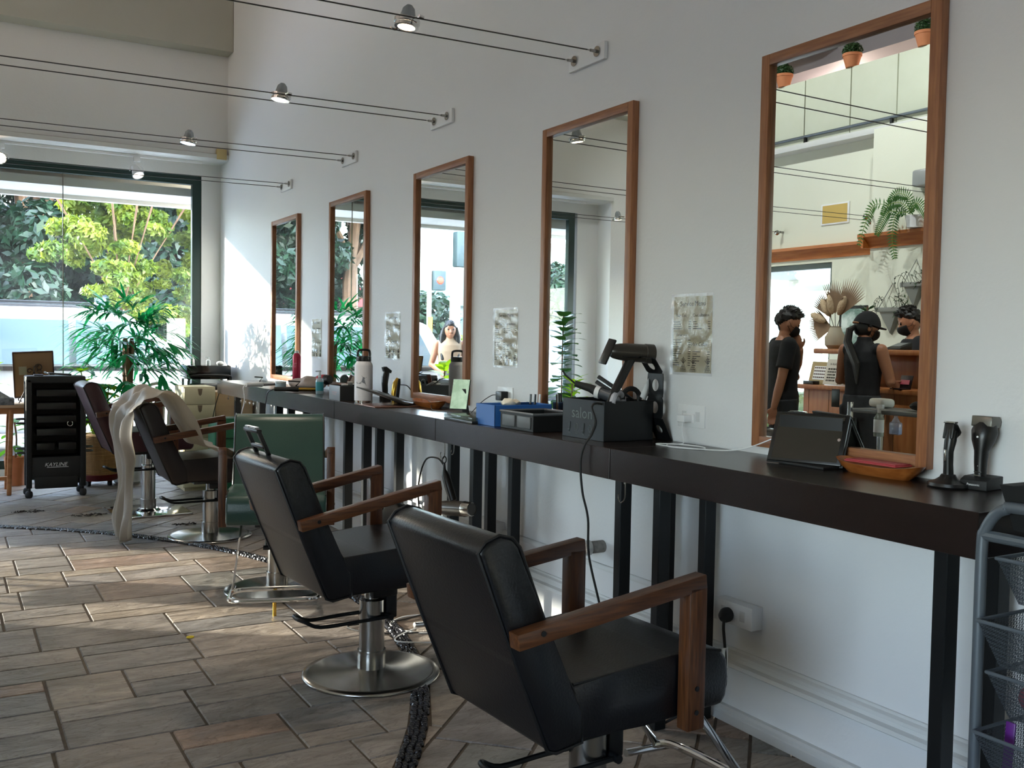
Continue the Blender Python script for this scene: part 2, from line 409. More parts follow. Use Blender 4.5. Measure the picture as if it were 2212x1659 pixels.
for a, b_, c, d in ashlar(-5.6, 0, -1, YW, rg):
    cx, cy = (a + c) / 2 - CC.x, (b_ + d) / 2 - CC.y; D = math.hypot(cx, cy)
    if D > CR + .5: continue
    poly = [(a, b_), (c, b_), (c, d), (a, d)]
    poly = clip(poly, -1, 0, 5.4)
    if D > CR - .6:
        for dt in (-.1, -.05, 0, .05, .1):
            th = math.atan2(cy, cx) + dt; nx, ny = math.cos(th), math.sin(th)
            poly = clip(poly, nx, ny, CC.x * nx + CC.y * ny + CR - HW)
            if len(poly) < 3: break
    addtile(poly, rg.random())
ca = math.cos(PI / 4)
for a, b_, c, d in ashlar(-14, 14, -14, 14, rg, .01):
    q = [((p[0] - p[1]) * ca - 2.5, (p[0] + p[1]) * ca + 4.) for p in ((a, b_), (c, b_), (c, d), (a, d))]
    mx = sum(p[0] for p in q) / 4; my = sum(p[1] for p in q) / 4
    if not (-5.9 < mx < .6 and -4.5 < my < YW + .5): continue
    D = math.hypot(mx - CC.x, my - CC.y)
    if D < CR - .5: continue
    for nx, ny, dd in ((1, 0, 0), (-1, 0, 5.4), (0, -1, 4), (0, 1, YW)): q = clip(q, nx, ny, dd)
    if len(q) < 3: continue
    if D < CR + .6:
        th = math.atan2(my - CC.y, mx - CC.x); nx, ny = math.cos(th), math.sin(th)
        q = clip(q, -nx, -ny, -(CC.x * nx + CC.y * ny + CR + HW))
    addtile(q, rg.random())
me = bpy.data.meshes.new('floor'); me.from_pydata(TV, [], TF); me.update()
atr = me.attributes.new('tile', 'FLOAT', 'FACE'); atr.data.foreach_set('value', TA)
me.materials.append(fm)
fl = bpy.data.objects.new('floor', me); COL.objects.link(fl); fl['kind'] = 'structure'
b = MB(); b.bb((-5.6, -4, -.08), (0, 10.2, -.0055)); struct('floor', b, mat('grout', '51483f', .85, nscale=30, namt=.3, ncol='675d52', bump=.3))
# pebble border
rp = random.Random(3); b = MB()
for i in range(1900):
    th = -1.95 + 3.5 * i / 1900; rr = CR + (-.022, 0, .022)[i % 3] + rp.uniform(-.006, .006)
    p = (CC.x + rr * math.cos(th), CC.y + rr * math.sin(th), .001)
    if p[0] > -.02 or p[1] > 9.9 or p[0] < -4.6: continue
    R = M.Rotation(th + PI / 2 + rp.uniform(-.5, .5), 3, 'Z')
    b.sph(p, 1, (rp.uniform(.012, .019), rp.uniform(.009, .013), .011), 4, R)
tag(b.build('pebble_border', mat('black_pebble', '1d1d20', .22, nscale=4, namt=.3, ncol='3a3a40')), 'curved border of dark glossy pebbles set into the stone floor', 'pebbles', kind='stuff')
# wall trim on the right wall: chair rails, ledge, baseboard
b = MB()
b.prism([(0, .395), (-.012, .395), (-.018, .385), (-.018, .375), (0, .37)], 2.95, YW, 'y')
struct('trim_5', b, m_trim)
b = MB()
b.prism([(0, .264), (-.008, .264), (-.010, .256), (-.022, .25), (-.024, .240), (-.016, .236), (-.018, .224), (-.034, .218), (-.038, .205), (-.03, .2), (0, .2)], -4, YW, 'y')
struct('trim_6', b, m_trim)
b = MB(); b.prism([(0, .052), (-.018, .052), (-.026, .044), (-.026, .034), (-.03, .03), (-.03, 0), (0, 0)], -4, YW, 'y'); struct('baseboard_right', b, m_trim)
b = MB(); b.bb((-4.6, YW - .03, 0), (-.03, YW, .09)); struct('baseboard_front', b, m_trim)
# front window: dark green frame, three panes
def win(name, ax, c, a0, a1, z0, z1, mull, fw=.055, dep=.07, m=m_dkgreen):
    b = MB()
    def bx(p, q, r, s):
        if ax == 'y': b.bb((p, c - dep / 2, r), (q, c + dep / 2, s))
        else: b.bb((c - dep / 2, p, r), (c + dep / 2, q, s))
    bx(a0, a0 + fw, z0, z1); bx(a1 - fw, a1, z0, z1); bx(a0 + fw, a1 - fw, z0, z0 + fw); bx(a0 + fw, a1 - fw, z1 - fw, z1)
    w = struct(name, b, m)
    pts = [a0 + fw] + mull + [a1 - fw]
    for p, q in zip(pts, pts[1:]):
        b = MB()
        g = .004
        if ax == 'y': b.bb((p + g, c - .004, z0 + fw), (q - g, c + .004, z1 - fw))
        else: b.bb((c - .004, p + g, z0 + fw), (c + .004, q - g, z1 - fw))
        b.build('pane', m_glass, w, False)
    b = MB()
    for p in mull:
        if ax == 'y': b.bb((p - .004, c - .006, z0 + fw), (p + .004, c + .006, z1 - fw))
        else: b.bb((c - .006, p - .004, z0 + fw), (c + .006, p + .004, z1 - fw))
    if mull: b.build('glazing_joint', m_steel, w)
    return w
win('window_1', 'y', YW + .05, -4.27, -.185, .08, 2.9, [-2.85, -1.43], .085)
win('window_2', 'x', -5.48, 7.0, 9.3, .12, 2.19, [8.15])
win('window_3_added', 'x', -5.48, -1.6, 1.0, .8, 2.3, [-.3])  # unseen window, added to bring daylight into the dark near end
# cornice along the opposite wall
b = MB()
prof = lambda x, z: [(x, z), (x + .02, z), (x + .03, z + .03), (x + .07, z + .07), (x + .10, z + .10), (x + .10, z + .13), (x, z + .13)]
b.prism(prof(-5.4, 2.23), 6.35, 9.3, 'y'); struct('trim_7', b, m_corn)
b = MB(); b.prism(prof(-5.1, 2.25), 3.6, 6.28, 'y'); b.prism([(6.28, 2.25), (6.30, 2.25), (6.35, 2.35), (6.35, 2.38), (6.28, 2.38)], -5.4, -5.0, 'x'); struct('trim_8', b, m_corn)
b = MB(); b.prism(prof(-5.2, 2.42), 9.4, 9.71, 'y'); b.bb((-5.4, 9.4, 2.42), (-5.2, 9.71, 2.55)); struct('trim_9', b, m_corn)
# ---------------------------------------------------------------- mirrors
MIR = [(1.775, 2.46, 'largest tall wood-framed mirror, nearest the camera, with people reflected in it'),
       (3.165, 3.845, 'tall wood-framed mirror behind the black dryer stand, reflecting a leafy potted tree'),
       (4.572, 5.265, 'tall wood-framed mirror in the middle of the row, reflecting a woman outside'),
       (6.005, 6.708, 'tall wood-framed mirror behind the white water bottle, second farthest of the row'),
       (7.423, 8.12, 'farthest and smallest-looking wood-framed mirror, beside the sunlit patch of wall')]
for y0, y1, lab in MIR:
    t = thing('framed_mirror', lab, 'mirror', (0, (y0 + y1) / 2, .985), 0, 'tall wood-framed mirrors along the wall')
    h = (y1 - y0) / 2; w = .036
    for a in (-h, h - w): b = MB(); b.bb((-.032, a, 0), (0, a + w, 1.302), .002); b.build('frame_side', m_frame, t)
    for z in (0, 1.302 - w): b = MB(); b.bb((-.032, -h + w, z), (0, h - w, z + w), .002); b.build('frame_rail', m_framey, t)
    b = MB(); b.bb((-.014, -h + w, w), (-.008, h - w, 1.302 - w)); b.build('mirror_glass', m_mirror, t, False)
# ---------------------------------------------------------------- console tables
JY = [1.36, 2.768, 4.166, 5.55, 6.97, 8.42]
LEGP = [(1.52, 2.62), (2.84, 3.97), (4.20, 5.32), (5.62, 6.75), (7.03, 8.2)]
labs = ['dark brown console table nearest the camera, under the largest mirror', 'dark brown console table holding the black dryer stand and blue tray', 'dark brown console table holding the white water bottle and tablets',
        'dark brown console table holding the spray bottle and curling wands', 'console table at the far end, glossy and washed pink by the sun']
for k in range(5):
    y0, y1 = JY[k] + .0025, JY[k + 1] - .0025; yc = (y0 + y1) / 2
    t = thing('console_table', labs[k], 'table', (-.2, yc, 0), 0, 'console tables in a row along the mirror wall')
    b = MB(); b.bb((-.196, y0 - yc, .85), (.196, y1 - yc, .958), .0015, 1); b.build('table_top', m_ctop, t)
    for ly in LEGP[k]:
        for lx in (-.08, .125):
            b = MB(); s = .026 if ly > 1.6 else .03
            b.bb((lx - .025, ly - .018 - yc, 0), (lx + .025, ly + (.018 if ly > 1.6 else .02) - yc, .85), .002, 1); b.build('leg', m_bmetal, t)
    for ly in LEGP[k]: b = MB(); b.bb((-.055, ly - .015 - yc, .82), (.1, ly + .015 - yc, .85)); b.build('leg_brace', m_bmetal, t)
# ---------------------------------------------------------------- salon chairs
def chair(label, loc, az, leather, dz=0, rise=.10, foot=True, group='hydraulic salon chairs in a row', rect=False, wide=0):
    """az: compass direction of the seat front, degrees from +y towards +x"""
    t = thing('salon_chair', label, 'chair', (loc[0], loc[1], 0), math.radians(90 - az), group)
    hw = .226 + wide
    sh = lambda P: [(a, z + dz) for a, z in P]
    back = sh([(-.485, .862), (-.465, .885), (-.43, .897), (-.395, .888), (-.375, .865), (-.30, .68), (-.238, .545), (-.19, .47), (-.19, .385), (-.265, .375), (-.29, .385), (-.38, .60)])
    b = MB(); b.prism(back, -hw, hw, 'y', bev=.016, seg=3)
    b.build('backrest', leather, t, ang=50)
    for s in (-1, 1):
        b = MB(); b.tube([(x, s * (hw - .006), z) for x, z in back], .0042, 6, closed=True); b.build('backrest_piping', m_pipe, t)
    seat = sh([(-.232, .53), (-.10, .535), (.08, .548), (.20, .548), (.255, .538), (.28, .51), (.287, .46), (.28, .41), (.262, .39), (0, .388), (-.20, .383)])
    b = MB(); b.prism(seat, -hw + .002, hw - .002, 'y', bev=.014, seg=3); b.build('seat', leather, t, ang=50)
    for s in (-1, 1):
        b = MB(); b.tube([(x, s * (hw - .006), z - .004 + dz) for x, z in ((-.22, .532), (-.1, .537), (.08, .548), (.2, .548), (.255, .538))], .004, 6); b.build('seat_piping', m_pipe, t)
    for s in (-1, 1):
        yc = s * (hw + .022)
        a = MB(); a.bar((-.405, yc, .665 + dz), (.155, yc, .665 + rise + dz), .04, .038, .003)
        arm = a.build('armrest', m_armw, t)
        a = MB(); a.bb((.10, yc - .02, .365 + dz), (.157, yc + .02, .665 + rise - .012 + dz), .003); a.build('armrest_post', m_armw2, t)
        for p in ((-.34, .678), (.128, .47), (.128, .41)):
            a = MB(); a.cyl((p[0], yc + s * .018, p[1] + dz), (p[0], yc + s * .0225, p[1] + dz), .0065, n=12); a.build('bolt', m_bmetal, arm)
    b = MB(); b.bb((-.13, -.11, .355 + dz), (.13, .11, .386 + dz), .004); b.bb((-.02, -.05, .31 + dz), (.09, .05, .356 + dz), .01); b.build('mounting_plate', m_bmetal, t)
    b = MB()
    b.lathe([(0, .02), (.056, .02), (.056, .10), (.05, .10), (.05, .30 + dz * .6), (.046, .30 + dz * .6), (.03, .305 + dz * .6), (.03, .36 + dz), (0, .36 + dz)], n=32)
    b.build('hydraulic_column', m_steel, t)
    if rect:
        b = MB(); b.bb((-.27, -.27, .0), (.27, .27, .014), .012, 3); b.lathe([(0, .014), (.09, .014), (.07, .03), (0, .03)], n=32); b.build('base_plate', m_chrome, t)
    else:
        b = MB(); b.lathe([(0, 0), (.27, 0), (.272, .006), (.268, .012), (.24, .016), (.08, .024), (.06, .03), (0, .03)], n=72); b.build('base_disc', m_steel, t, ang=60)
    b = MB()
    b.tube(spline([(.06, -.055, .235 + dz), (-.1, -.06, .235 + dz), (-.24, -.055, .235 + dz), (-.30, -.05, .262 + dz), (-.315, 0, .265 + dz), (-.30, .05, .262 + dz), (-.24, .055, .235 + dz), (-.1, .06, .235 + dz), (.06, .055, .235 + dz)], 4), .0075, 8)
    b.cyl((.05, -.07, .235 + dz), (.05, .07, .235 + dz), .012, n=12)
    b.build('pump_lever', m_bmetal, t)
    b = MB(); b.bb((.045, -.035, .22 + dz), (.095, .035, .33 + dz), .008); b.build('lever_bracket', m_bmetal, t)
    if foot:
        for s in (-1, 1):
            b = MB(); b.bar((.20, s * .17, .39 + dz), (.42, s * .20, .10), .022, .010, .002, V((0, 1, 0))); b.build('footrest_strut', m_chrome, t)
        b = MB()
        lo = [(.30, -.2, .10), (.44, -.21, .085), (.50, -.2, .08), (.515, -.12, .08), (.515, .12, .08), (.50, .2, .08), (.44, .21, .085), (.30, .2, .10)]
        b.tube(spline(lo, 5), .0115, 10)
        b.tube(spline([(.42, -.2, .10), (.435, -.15, .115), (.44, 0, .118), (.435, .15, .115), (.42, .2, .10)], 5), .0115, 10)
        b.build('footrest_bar', m_chrome, t)
        b = MB(); b.cyl((.50, 0, 0), (.50, 0, .08), .009, n=12); b.build('footrest_stop', m_gold, t)
    return t
chair('black leather salon chair in the foreground, nearest the camera, its back to us', (-.93, 2.1), 87, m_navy, 0, .07)
c4 = chair('black leather salon chair with a clip on its back, between foreground chair and green chair', (-.94, 3.588), 86, m_navy, 0, .11)
chair('dark brown leather salon chair with a grey cape thrown over its back', (-.87, 6.6), 90, m_brownl, .01, .09)
chair('maroon leather salon chair farthest back, in front of the basket planter', (-1.07, 7.72), 88, m_maroon, .09, .09, False, rect=True)
chair('green leather salon chair turned to face the camera', (-.888, 5.03), 198, m_green, 0, .085, wide=.02)
# black spring clip on the back of the second chair
t = thing('back_clip', 'black rectangular clip standing on the top edge of the second chair from the camera', 'clip', (-1.375, 3.60, .89), math.radians(4))
b = MB(); R = M.Rotation(math.radians(-24), 3, 'Y')
for p, q in (((0, -.065, -.0), (0, -.065, .10)), ((0, .065, 0), (0, .065, .10)), ((0, -.074, .10), (0, .074, .10)), ((0, -.065, .035), (0, .065, .035))):
    b.bar(R @ V(p), R @ V(q), .02, .014, .003)
b.build('clip_frame', m_black, t)
b = MB(); b.bar(R @ V((.004, -.05, .11)), R @ V((.004, .012, .11)), .016, .006); b.bar(R @ V((.004, .018, .11)), R @ V((.004, .06, .11)), .016, .006); b.build('clip_jaw', m_steel, t)
# ---------------------------------------------------------------- cape draped on the brown chair
def cloth(name, P, m, label, cat, nu, nv, thick=.0025):
    """P(u,v)->xyz"""
    b = MB(); g = [[b.bm.verts.new(P(i / nu, j / nv)) for j in range(nv + 1)] for i in range(nu + 1)]
    for i in range(nu):
        for j in range(nv): b.bm.faces.new((g[i][j], g[i + 1][j], g[i + 1][j + 1], g[i][j + 1]))
    o = b.build(name, m); md = o.modifiers.new('s', 'SOLIDIFY'); md.thickness = thick; md.offset = 1
    md = o.modifiers.new('ss', 'SUBSURF'); md.levels = md.render_levels = 1
    return tag(o, label, cat)
def cape(u, v):
    # v across the chair width, u from the hem hanging behind over the top to the seat
    y = 6.60 + (v - .5) * (.66 if u > .45 else .5 - (.45 - u) * .6) + (.03 * math.sin(u * 23) * (v - .5) * 2)
    path = [(-1.39, .0), (-1.385, .14), (-1.38, .32), (-1.38, .50), (-1.41, .68), (-1.40, .84), (-1.35, .925), (-1.27, .945), (-1.17, .90), (-1.08, .75), (-1.0, .61), (-.86, .568)]
    f = u * (len(path) - 1); i = min(int(f), len(path) - 2); w = f - i
    x = path[i][0] * (1 - w) + path[i + 1][0] * w; z = path[i][1] * (1 - w) + path[i + 1][1] * w
    amp = .035 if u < .45 else .016
    x += amp * math.sin(v * 17 + u * 2.5) - (.02 if u < .5 else 0) + .02 * noise.noise((u * 7, v * 6, 1)) * 1.8
    z += .02 * math.sin(v * 9 + 1) * (1 if u < .3 else .3) + .015 + .055 * noise.noise((u * 8, v * 7, 3))
    if u > .5: z += .018; x += .05 * math.sin(PI * (u - .5) * 2) * (.6 + .4 * math.sin(v * 7))
    if v > .6 and u > .5: z += .0
    return (x, y + .02 * math.sin(u * 11), max(z, .012 + .01 * math.sin(v * 17)))
m_cape = mat('cape_fabric', 'a5a09b', .55, nscale=3, namt=.3, ncol='b8b3ae', trans=0, bump=.2, bscale=12)
nt_ = m_cape.node_tree; bs = nt_.nodes['Principled BSDF']; tl = nt_.nodes.new('ShaderNodeBsdfTranslucent'); tl.inputs[0].default_value = (.75, .7, .6, 1)
mxs = nt_.nodes.new('ShaderNodeMixShader'); mxs.inputs[0].default_value = .45
nt_.links.new(bs.outputs[0], mxs.inputs[1]); nt_.links.new(tl.outputs[0], mxs.inputs[2]); nt_.links.new(mxs.outputs[0], nt_.nodes['Material Output'].inputs[0])
cloth('hairdressing_cape', cape, m_cape, 'crumpled pale grey cape draped over the brown chair and hanging to the floor', 'cape', 60, 30)
# ---------------------------------------------------------------- cable lights
sets = [(3.612, 3.44, -.85, 'nearest of the cable light tracks, highest in the picture'), (5.02, 4.86, -.915, 'second nearest cable light track, crossing the top of the window wall'),
        (6.47, 6.265, -1.07, 'third cable light track, in line with the second farthest mirror'), (7.88, 7.68, -2.6, 'farthest cable light track, passing close above the shop window')]
m_cable = mat('steel_cable', '4a4846', .35, .8)
plate_l = ['in line with the second mirror, largest in view', 'above the gap left of the second mirror', 'above and beyond the white water bottle', 'smallest, nearest the shop window']
for k, (ya, yb, lx, lab) in enumerate(sets):
    yc = (ya + yb) / 2
    t = thing('cable_light_track', lab, 'light', (0, yc, 2.545), 0, 'cable light tracks across the room')
    b = MB(); b.bb((-.018, -.135, -.04), (0, .135, .035), .004); b.build('anchor_plate', m_white, t)
    for y in (ya, yb):
        d = y - yc
        b = MB(); b.cyl((-.02, d, 0), (-.024, d, 0), .022, n=20); b.cyl((-.024, d, 0), (-.055, d, 0), .0075, .006, 12); b.cyl((-.055, d, 0), (-.075, d, 0), .004, .002, 8); b.build('anchor_boss', m_steel, t)
        XW = 5.1 if y < 6.28 else 5.4; b = MB(); n = 12; b.tube([(-.07 - i * (XW - .14) / n, d, -.02 * math.sin(PI * i / n)) for i in range(n + 1)], .0028, 6); b.build('cable', m_cable, t)
        b = MB(); b.cyl((-XW, d, 0), (-XW + .05, d, 0), .012, n=12); b.lathe([(0, -.03), (.02, -.02), (.028, 0), (.02, .02), (0, .03)], (-XW + .09, d, -.01), rot_to(V((1, 0, 0))), 14); b.build('wall_anchor', m_steel, t)
        b = MB(); b.bb((-5, d - .03, -.03), (-4.85, d + .03, .03), .004) if False else None
def cable_lamp(x, ya, yb, label, on=True):
    yc = (ya + yb) / 2; z = 2.535
    t = thing('cable_lamp', label, 'lamp', (x, yc, z), 0, 'small chrome lamps clipped to the cables')
    b = MB(); R = M.Rotation(math.radians(8), 3, 'Y')
    b.lathe([(.0, .075), (.012, .074), (.024, .06), (.03, .035), (.036, .012)], R=R, n=20); b.build('glass_cap', mat('lamp_cap_glass', '9aa0a4', .08, .6), t)
    b = MB(); b.lathe([(.044, .0), (.05, .004), (.05, .018), (.042, .022), (.034, .02), (.034, -.012), (.046, -.012), (.046, -.0)], R=R, n=28); b.build('lamp_ring', m_chrome, t)
    b = MB(); b.lathe([(0, -.006), (.035, -.008), (.035, .002), (0, .002)], R=R, n=24); b.build('bulb_face', mat('lit_bulb', 'fff2dc', .4, emit='ffe6c0', estr=(6 if on else .2)), t)
    b = MB()
    d = (ya - yb) / 2
    b.tube([(0, -.04, .01), (.01, -.06, .012), (.016, -d, .008)], .004, 8); b.tube([(0, .04, .01), (-.01, .06, .0), (-.016, d, .004)], .004, 8)
    b.cyl((.008, -d - .008, .008), (.03, -d + .0, .008), .006, n=10); b.cyl((-.03, d, .004), (-.008, d + .008, .004), .006, n=10); b.build('clip_arm', m_chrome, t)
    return t
cable_lamp(-.85, 3.612, 3.44, 'chrome cable lamp on the nearest track, highest and largest in view')
cable_lamp(-.915, 5.02, 4.86, 'lit chrome cable lamp on the second track')
cable_lamp(-1.07, 6.47, 6.265, 'chrome cable lamp on the third track, smallest seen directly')
cable_lamp(-3.1, 6.47, 6.265, 'chrome cable lamp on the third track, left of the picture, seen mirrored', False)
cable_lamp(-3.3, 7.88, 7.68, 'chrome cable lamp on the farthest track, left of the picture, seen mirrored', False)
# window track spotlights under the beam
tr = MB(); tr.bb((-4.3, 9.80, 2.995), (-.22, 9.835, 3.018)); solo('ceiling_track', tr, m_white, 'white lighting track fixed under the window beam', 'light track')
def spot(x, label, aim, on):
    t = thing('track_spotlight', label, 'spotlight', (x, 9.8, 2.99), 0, 'white spotlights on the window track')
    b = MB(); b.bb((-.03, -.02, -.04), (.03, .02, 0.005), .004); b.cyl((0, 0, -.04), (0, 0, -.07), .008, n=10); b.build('adapter', m_white, t)
    a = V(aim).normalized(); c = V((0, 0, -.13)); R = rot_to(a)
    b = MB(); b.tube([(-.06, 0, -.13), (-.06, 0, -.09), (-.03, 0, -.068), (.03, 0, -.068), (.06, 0, -.09), (.06, 0, -.13)], .006, 8); b.build('yoke', m_white, t)
    b = MB(); b.lathe([(0, -.07), (.025, -.065), (.035, -.03), (.05, .03), (.053, .05), (.046, .05), (.04, .03), (0, .025)], c, R, 28); b.build('lamp_head', m_white, t)
    b = MB(); b.lathe([(0, .032), (.04, .032), (.04, .04), (0, .04)], c, R, 24); b.build('bulb_face', mat('spot_bulb', 'fff2e0', .4, emit='ffdcb0', estr=25) if on else mat('spot_bulb_off', 'd8d8d8', .2, .5, emit='fff0dd', estr=1.5), t)
spot(-1.95, 'lit white spotlight at the left edge of the picture under the window beam', (-.15, -1, -.15), True)
spot(-.82, 'white spotlight under the window beam, near its right end', (.3, -.7, -1.1), False)
b = MB(); b.bb((-.115, 9.655, 3.03), (-.02, 9.71, 3.13), .004); b.bb((-.105, 9.648, 3.04), (-.04, 9.656, 3.09), .002)
solo('motion_sensor', b, mat('aged_beige_plastic', 'c8b27e', .5), 'small beige sensor box on the beam in the room corner', 'sensor')
# wall sockets and pipe stub
def socket(y0, y1, z0, z1, label, group=None, dep=.006):
    t = thing('power_socket', label, 'socket', (0, (y0 + y1) / 2, (z0 + z1) / 2), 0, group)
    w, h = (y1 - y0) / 2, (z1 - z0) / 2
    b = MB(); b.bb((-dep, -w, -h), (0, w, h), .002); b.build('cover_plate', m_white, t)
    for s in (-.5, .5): b = MB(); b.bb((-dep - .001, s * w - .012, -.018), (-dep + .0005, s * w + .012, .018), .0005); b.build('outlet_face', mat('socket_face', 'cfcfcf', .4), t)
    return t
socket(2.728, 2.878, 1.018, 1.10, 'white wall socket with a white charger, right of the dryer stand')
socket(4.12, 4.27, 1.02, 1.10, 'white wall socket with a black charger, behind the blue tray')
socket(5.50, 5.60, 1.0, 1.08, 'white wall socket behind the water bottle')
socket(2.415, 2.60, .36, .438, 'surface-mounted white socket box low on the wall, black plug in it', dep=.05)
socket(4.18, 4.40, .35, .43, 'surface-mounted white socket box low on the wall, between table legs', dep=.05)
t = thing('power_plug', 'black plug pushed into the low socket box, right of the foreground chair', 'plug', (-.05, 2.53, .395))
b = MB(); b.lathe([(0, 0), (.022, 0), (.026, .015), (.022, .035), (.012, .05), (.007, .06), (0, .06)], R=rot_to(V((-1, -.5, -.12))), n=20); b.build('plug_body', m_rubber, t)
b = MB(); b.tube(spline([(-.045, -.03, -.01), (-.07, -.055, -.03), (-.075, -.07, -.09), (-.07, -.07, -.17), (-.07, -.06, -.24), (-.12, -.0, -.30), (-.2, .1, -.39)], 6), .005, 8); b.build('power_cord', m_rubber, t)
b = MB(); b.bb((-.09, -.075, -.16), (-.065, -.072, -.09)); b.build('cord_tag', m_paper if False else m_white, t)
t = thing('pipe_stub', 'capped grey pipe end sticking out of the wall under the table', 'pipe', (0, 3.35, .47))
b = MB(); b.cyl((0, 0, 0), (-.07, 0, 0), .026, n=20); b.build('pipe_sleeve', mat('putty', '8f8a84', .8, nscale=40, namt=.2, ncol='6d6862', bump=.4), t)
b = MB(); b.cyl((-.07, 0, 0), (-.10, 0, 0), .032, n=24); b.build('pipe_cap', m_steel, t)
b = MB(); b.tube([(-.02, 3.95, .30), (-.02, 9.9, .30)], .011, 10); solo('pipe_conduit', b, m_trim, 'white conduit pipe running low along the wall behind the table legs', 'conduit')
# ---------------------------------------------------------------- laminated menus
def lines(b, x, x0, x1, z, h): b.bb((x, min(x0, x1), z), (x - .0004, max(x0, x1), z + h))
m_foil = mat('laminate_film', (.9, .92, .9), .12, 0, 1, nscale=14, bump=.55, stretch=(1, 1.2, .9))
nt = m_foil.node_tree; pbn = nt.nodes['Principled BSDF']; tr_ = nt.nodes.new('ShaderNodeBsdfTransparent'); mx = nt.nodes.new('ShaderNodeMixShader'); gl = nt.nodes.new('ShaderNodeBsdfGlossy'); gl.inputs['Roughness'].default_value = .12
bpn = [n for n in nt.nodes if n.type == 'BUMP'][0]; bpn.inputs['Distance'].default_value = .03; nt.links.new(bpn.outputs[0], gl.inputs['Normal']); mx.inputs[0].default_value = .16
nt.links.new(tr_.outputs[0], mx.inputs[1]); nt.links.new(gl.outputs[0], mx.inputs[2]); nt.links.new(mx.outputs[0], nt.nodes['Material Output'].inputs[0])
def menu(y0, y1, z0, z1, label, detail):
    t = thing('service_menu', label, 'poster', (0, (y0 + y1) / 2, z0), 0, 'laminated service menus taped to the wall')
    w = (y1 - y0) / 2; h = z1 - z0
    b = MB(); b.bb((-.003, -w + .012, .01), (.0, w - .012, h - .01)); b.build('menu_sheet', m_paper, t, False)
    R = facing((-1, 0, 0))
    def T(s, size, y, z): text(s, size, m_ink, t, (-.0032, y, z), R, .0002, 'menu_heading')
    T('Service Menu', .026, 0, h - .045)
    T('Hair Cut', .017, w * .55, h - .085); T('Consultation', .017, -w * .4, h - .085)
    T('Treatment', .014, w * .5, h * .48); T('Hair Color', .020, -w * .35, h * .36)
    b = MB(); rr = random.Random(5)
    for side in (1, -1):
        for i in range(20 if detail else 12):
            z = h - .105 - i * (.0085 if detail else .014)
            if z < .03 or abs(z - h * .5) < .02 or (side < 0 and abs(z - h * .38) < .02): continue
            a = side * w * .9 if side > 0 else -.006; L = rr.uniform(.018, .05)
            lines(b, -.0032, a, a - L, z, .0028); c = .012 if side > 0 else -w * .9 + .012
            lines(b, -.0032, c + .008, c - .006, z, .0028)
    b.build('menu_text_lines', m_ink, t, False)
    b = MB()
    for c in (.045, -.01, -.09):
        for i in range(3):
            for j in range(4 - i): b.tube([(-.0034, c - .012 + j * .008 + i * .004 + .0045 * math.cos(a), .018 + i * .008 + .0045 * math.sin(a)) for a in np.linspace(0, 2 * PI, 7)[:-1]], .0008, 4, closed=True)
        for k in range(5): b.tube([(-.0034, c, .042), (-.0034, c + (k - 2) * .007, .068 - abs(k - 2) * .006)], .0012, 4)
    b.build('pineapple_print', m_ink, t, False)
    # crinkled film
    b = MB(); nu, nv = 40, 14; g = []
    for i in range(nu + 1):
        row = []
        for j in range(nv + 1):
            u, v = i / nu, j / nv
            x = -.006 - .005 * (noise.noise((u * 9, v * 3, y0)) + .5 * noise.noise((u * 4, v * 22, 2 * y0)))
            row.append(b.bm.verts.new((x, (v - .5) * 2 * w, u * h)))
        g.append(row)
    for i in range(nu):
        for j in range(nv): b.bm.faces.new((g[i][j], g[i + 1][j], g[i + 1][j + 1], g[i][j + 1]))
    b.build('laminate_film', m_foil, t)
menu(2.694, 2.93, 1.21, 1.512, 'laminated service menu between the two nearest mirrors, largest in view', True)
menu(4.078, 4.325, 1.195, 1.49, 'laminated service menu above the black charger', True)
menu(5.488, 5.725, 1.20, 1.496, 'laminated service menu right of the water bottle', False)
menu(6.92, 7.15, 1.18, 1.478, 'laminated service menu half in sunlight between the two farthest mirrors', False)
CT = .958
# ---------------------------------------------------------------- nearest table end: clippers, tray, tablet
t = thing('hair_trimmer', 'slim black hair trimmer upright in its round charging stand', 'trimmer', (-.10, 1.655, CT))
b = MB(); b.lathe([(0, 0), (.046, 0), (.048, .004), (.046, .012), (.03, .018), (.02, .026), (.016, .034), (0, .034)], n=36, sy=1.15); b.build('charging_base', m_black, t)
b = MB(); b.tube([(0, 0, .026), (-.002, 0, .06), (-.003, 0, .095), (.001, -.002, .125), (.006, -.002, .15)], [.0135, .0125, .013, .0155, .014], 14); b.build('trimmer_body', m_black, t)
b = MB(); b.prism([(-.012, .128), (-.004, .17), (.012, .168), (.03, .145), (.022, .138), (.012, .13)], -.015, .015, 'y', bev=.003); b.build('trimmer_head', m_black, t)
b = MB(); b.bb((-.006, -.016, .169), (.010, .016, .174), .001); b.build('blade', m_steel, t)
b = MB(); b.bar((-.0165, 0, .07), (-.0165, 0, .10), .006, .003, .001); b.build('switch', m_chrome, t)
t = thing('hair_clipper', 'large black hair clipper standing in a square charger with a white maker mark', 'clipper', (-.05, 1.595, CT), math.radians(8))
b = MB(); b.prism([(-.04, 0), (.045, 0), (.052, .034), (.036, .034), (-.02, .034), (-.04, .026)], -.036, .036, 'y', bev=.003); b.build('charging_base', m_blackm, t)
text('Panasonic', .0085, m_white, t, (-.0405, .0, .012), facing((-1, 0, 0)), .0002)
b = MB(); b.tube([(-.004, 0, .03), (-.004, 0, .07), (-.002, 0, .10), (.004, 0, .125), (.012, 0, .15), (.018, 0, .172)], [.014, .0165, .018, .028, .033, .026], 18); b.build('clipper_body', m_black, t)
b = MB(); b.prism([(-.010, .165), (-.006, .192), (.036, .190), (.048, .176), (.036, .16)], -.027, .027, 'y', bev=.002); b.build('blade', mat('dark_steel', '6e6c66', .3, .9), t)
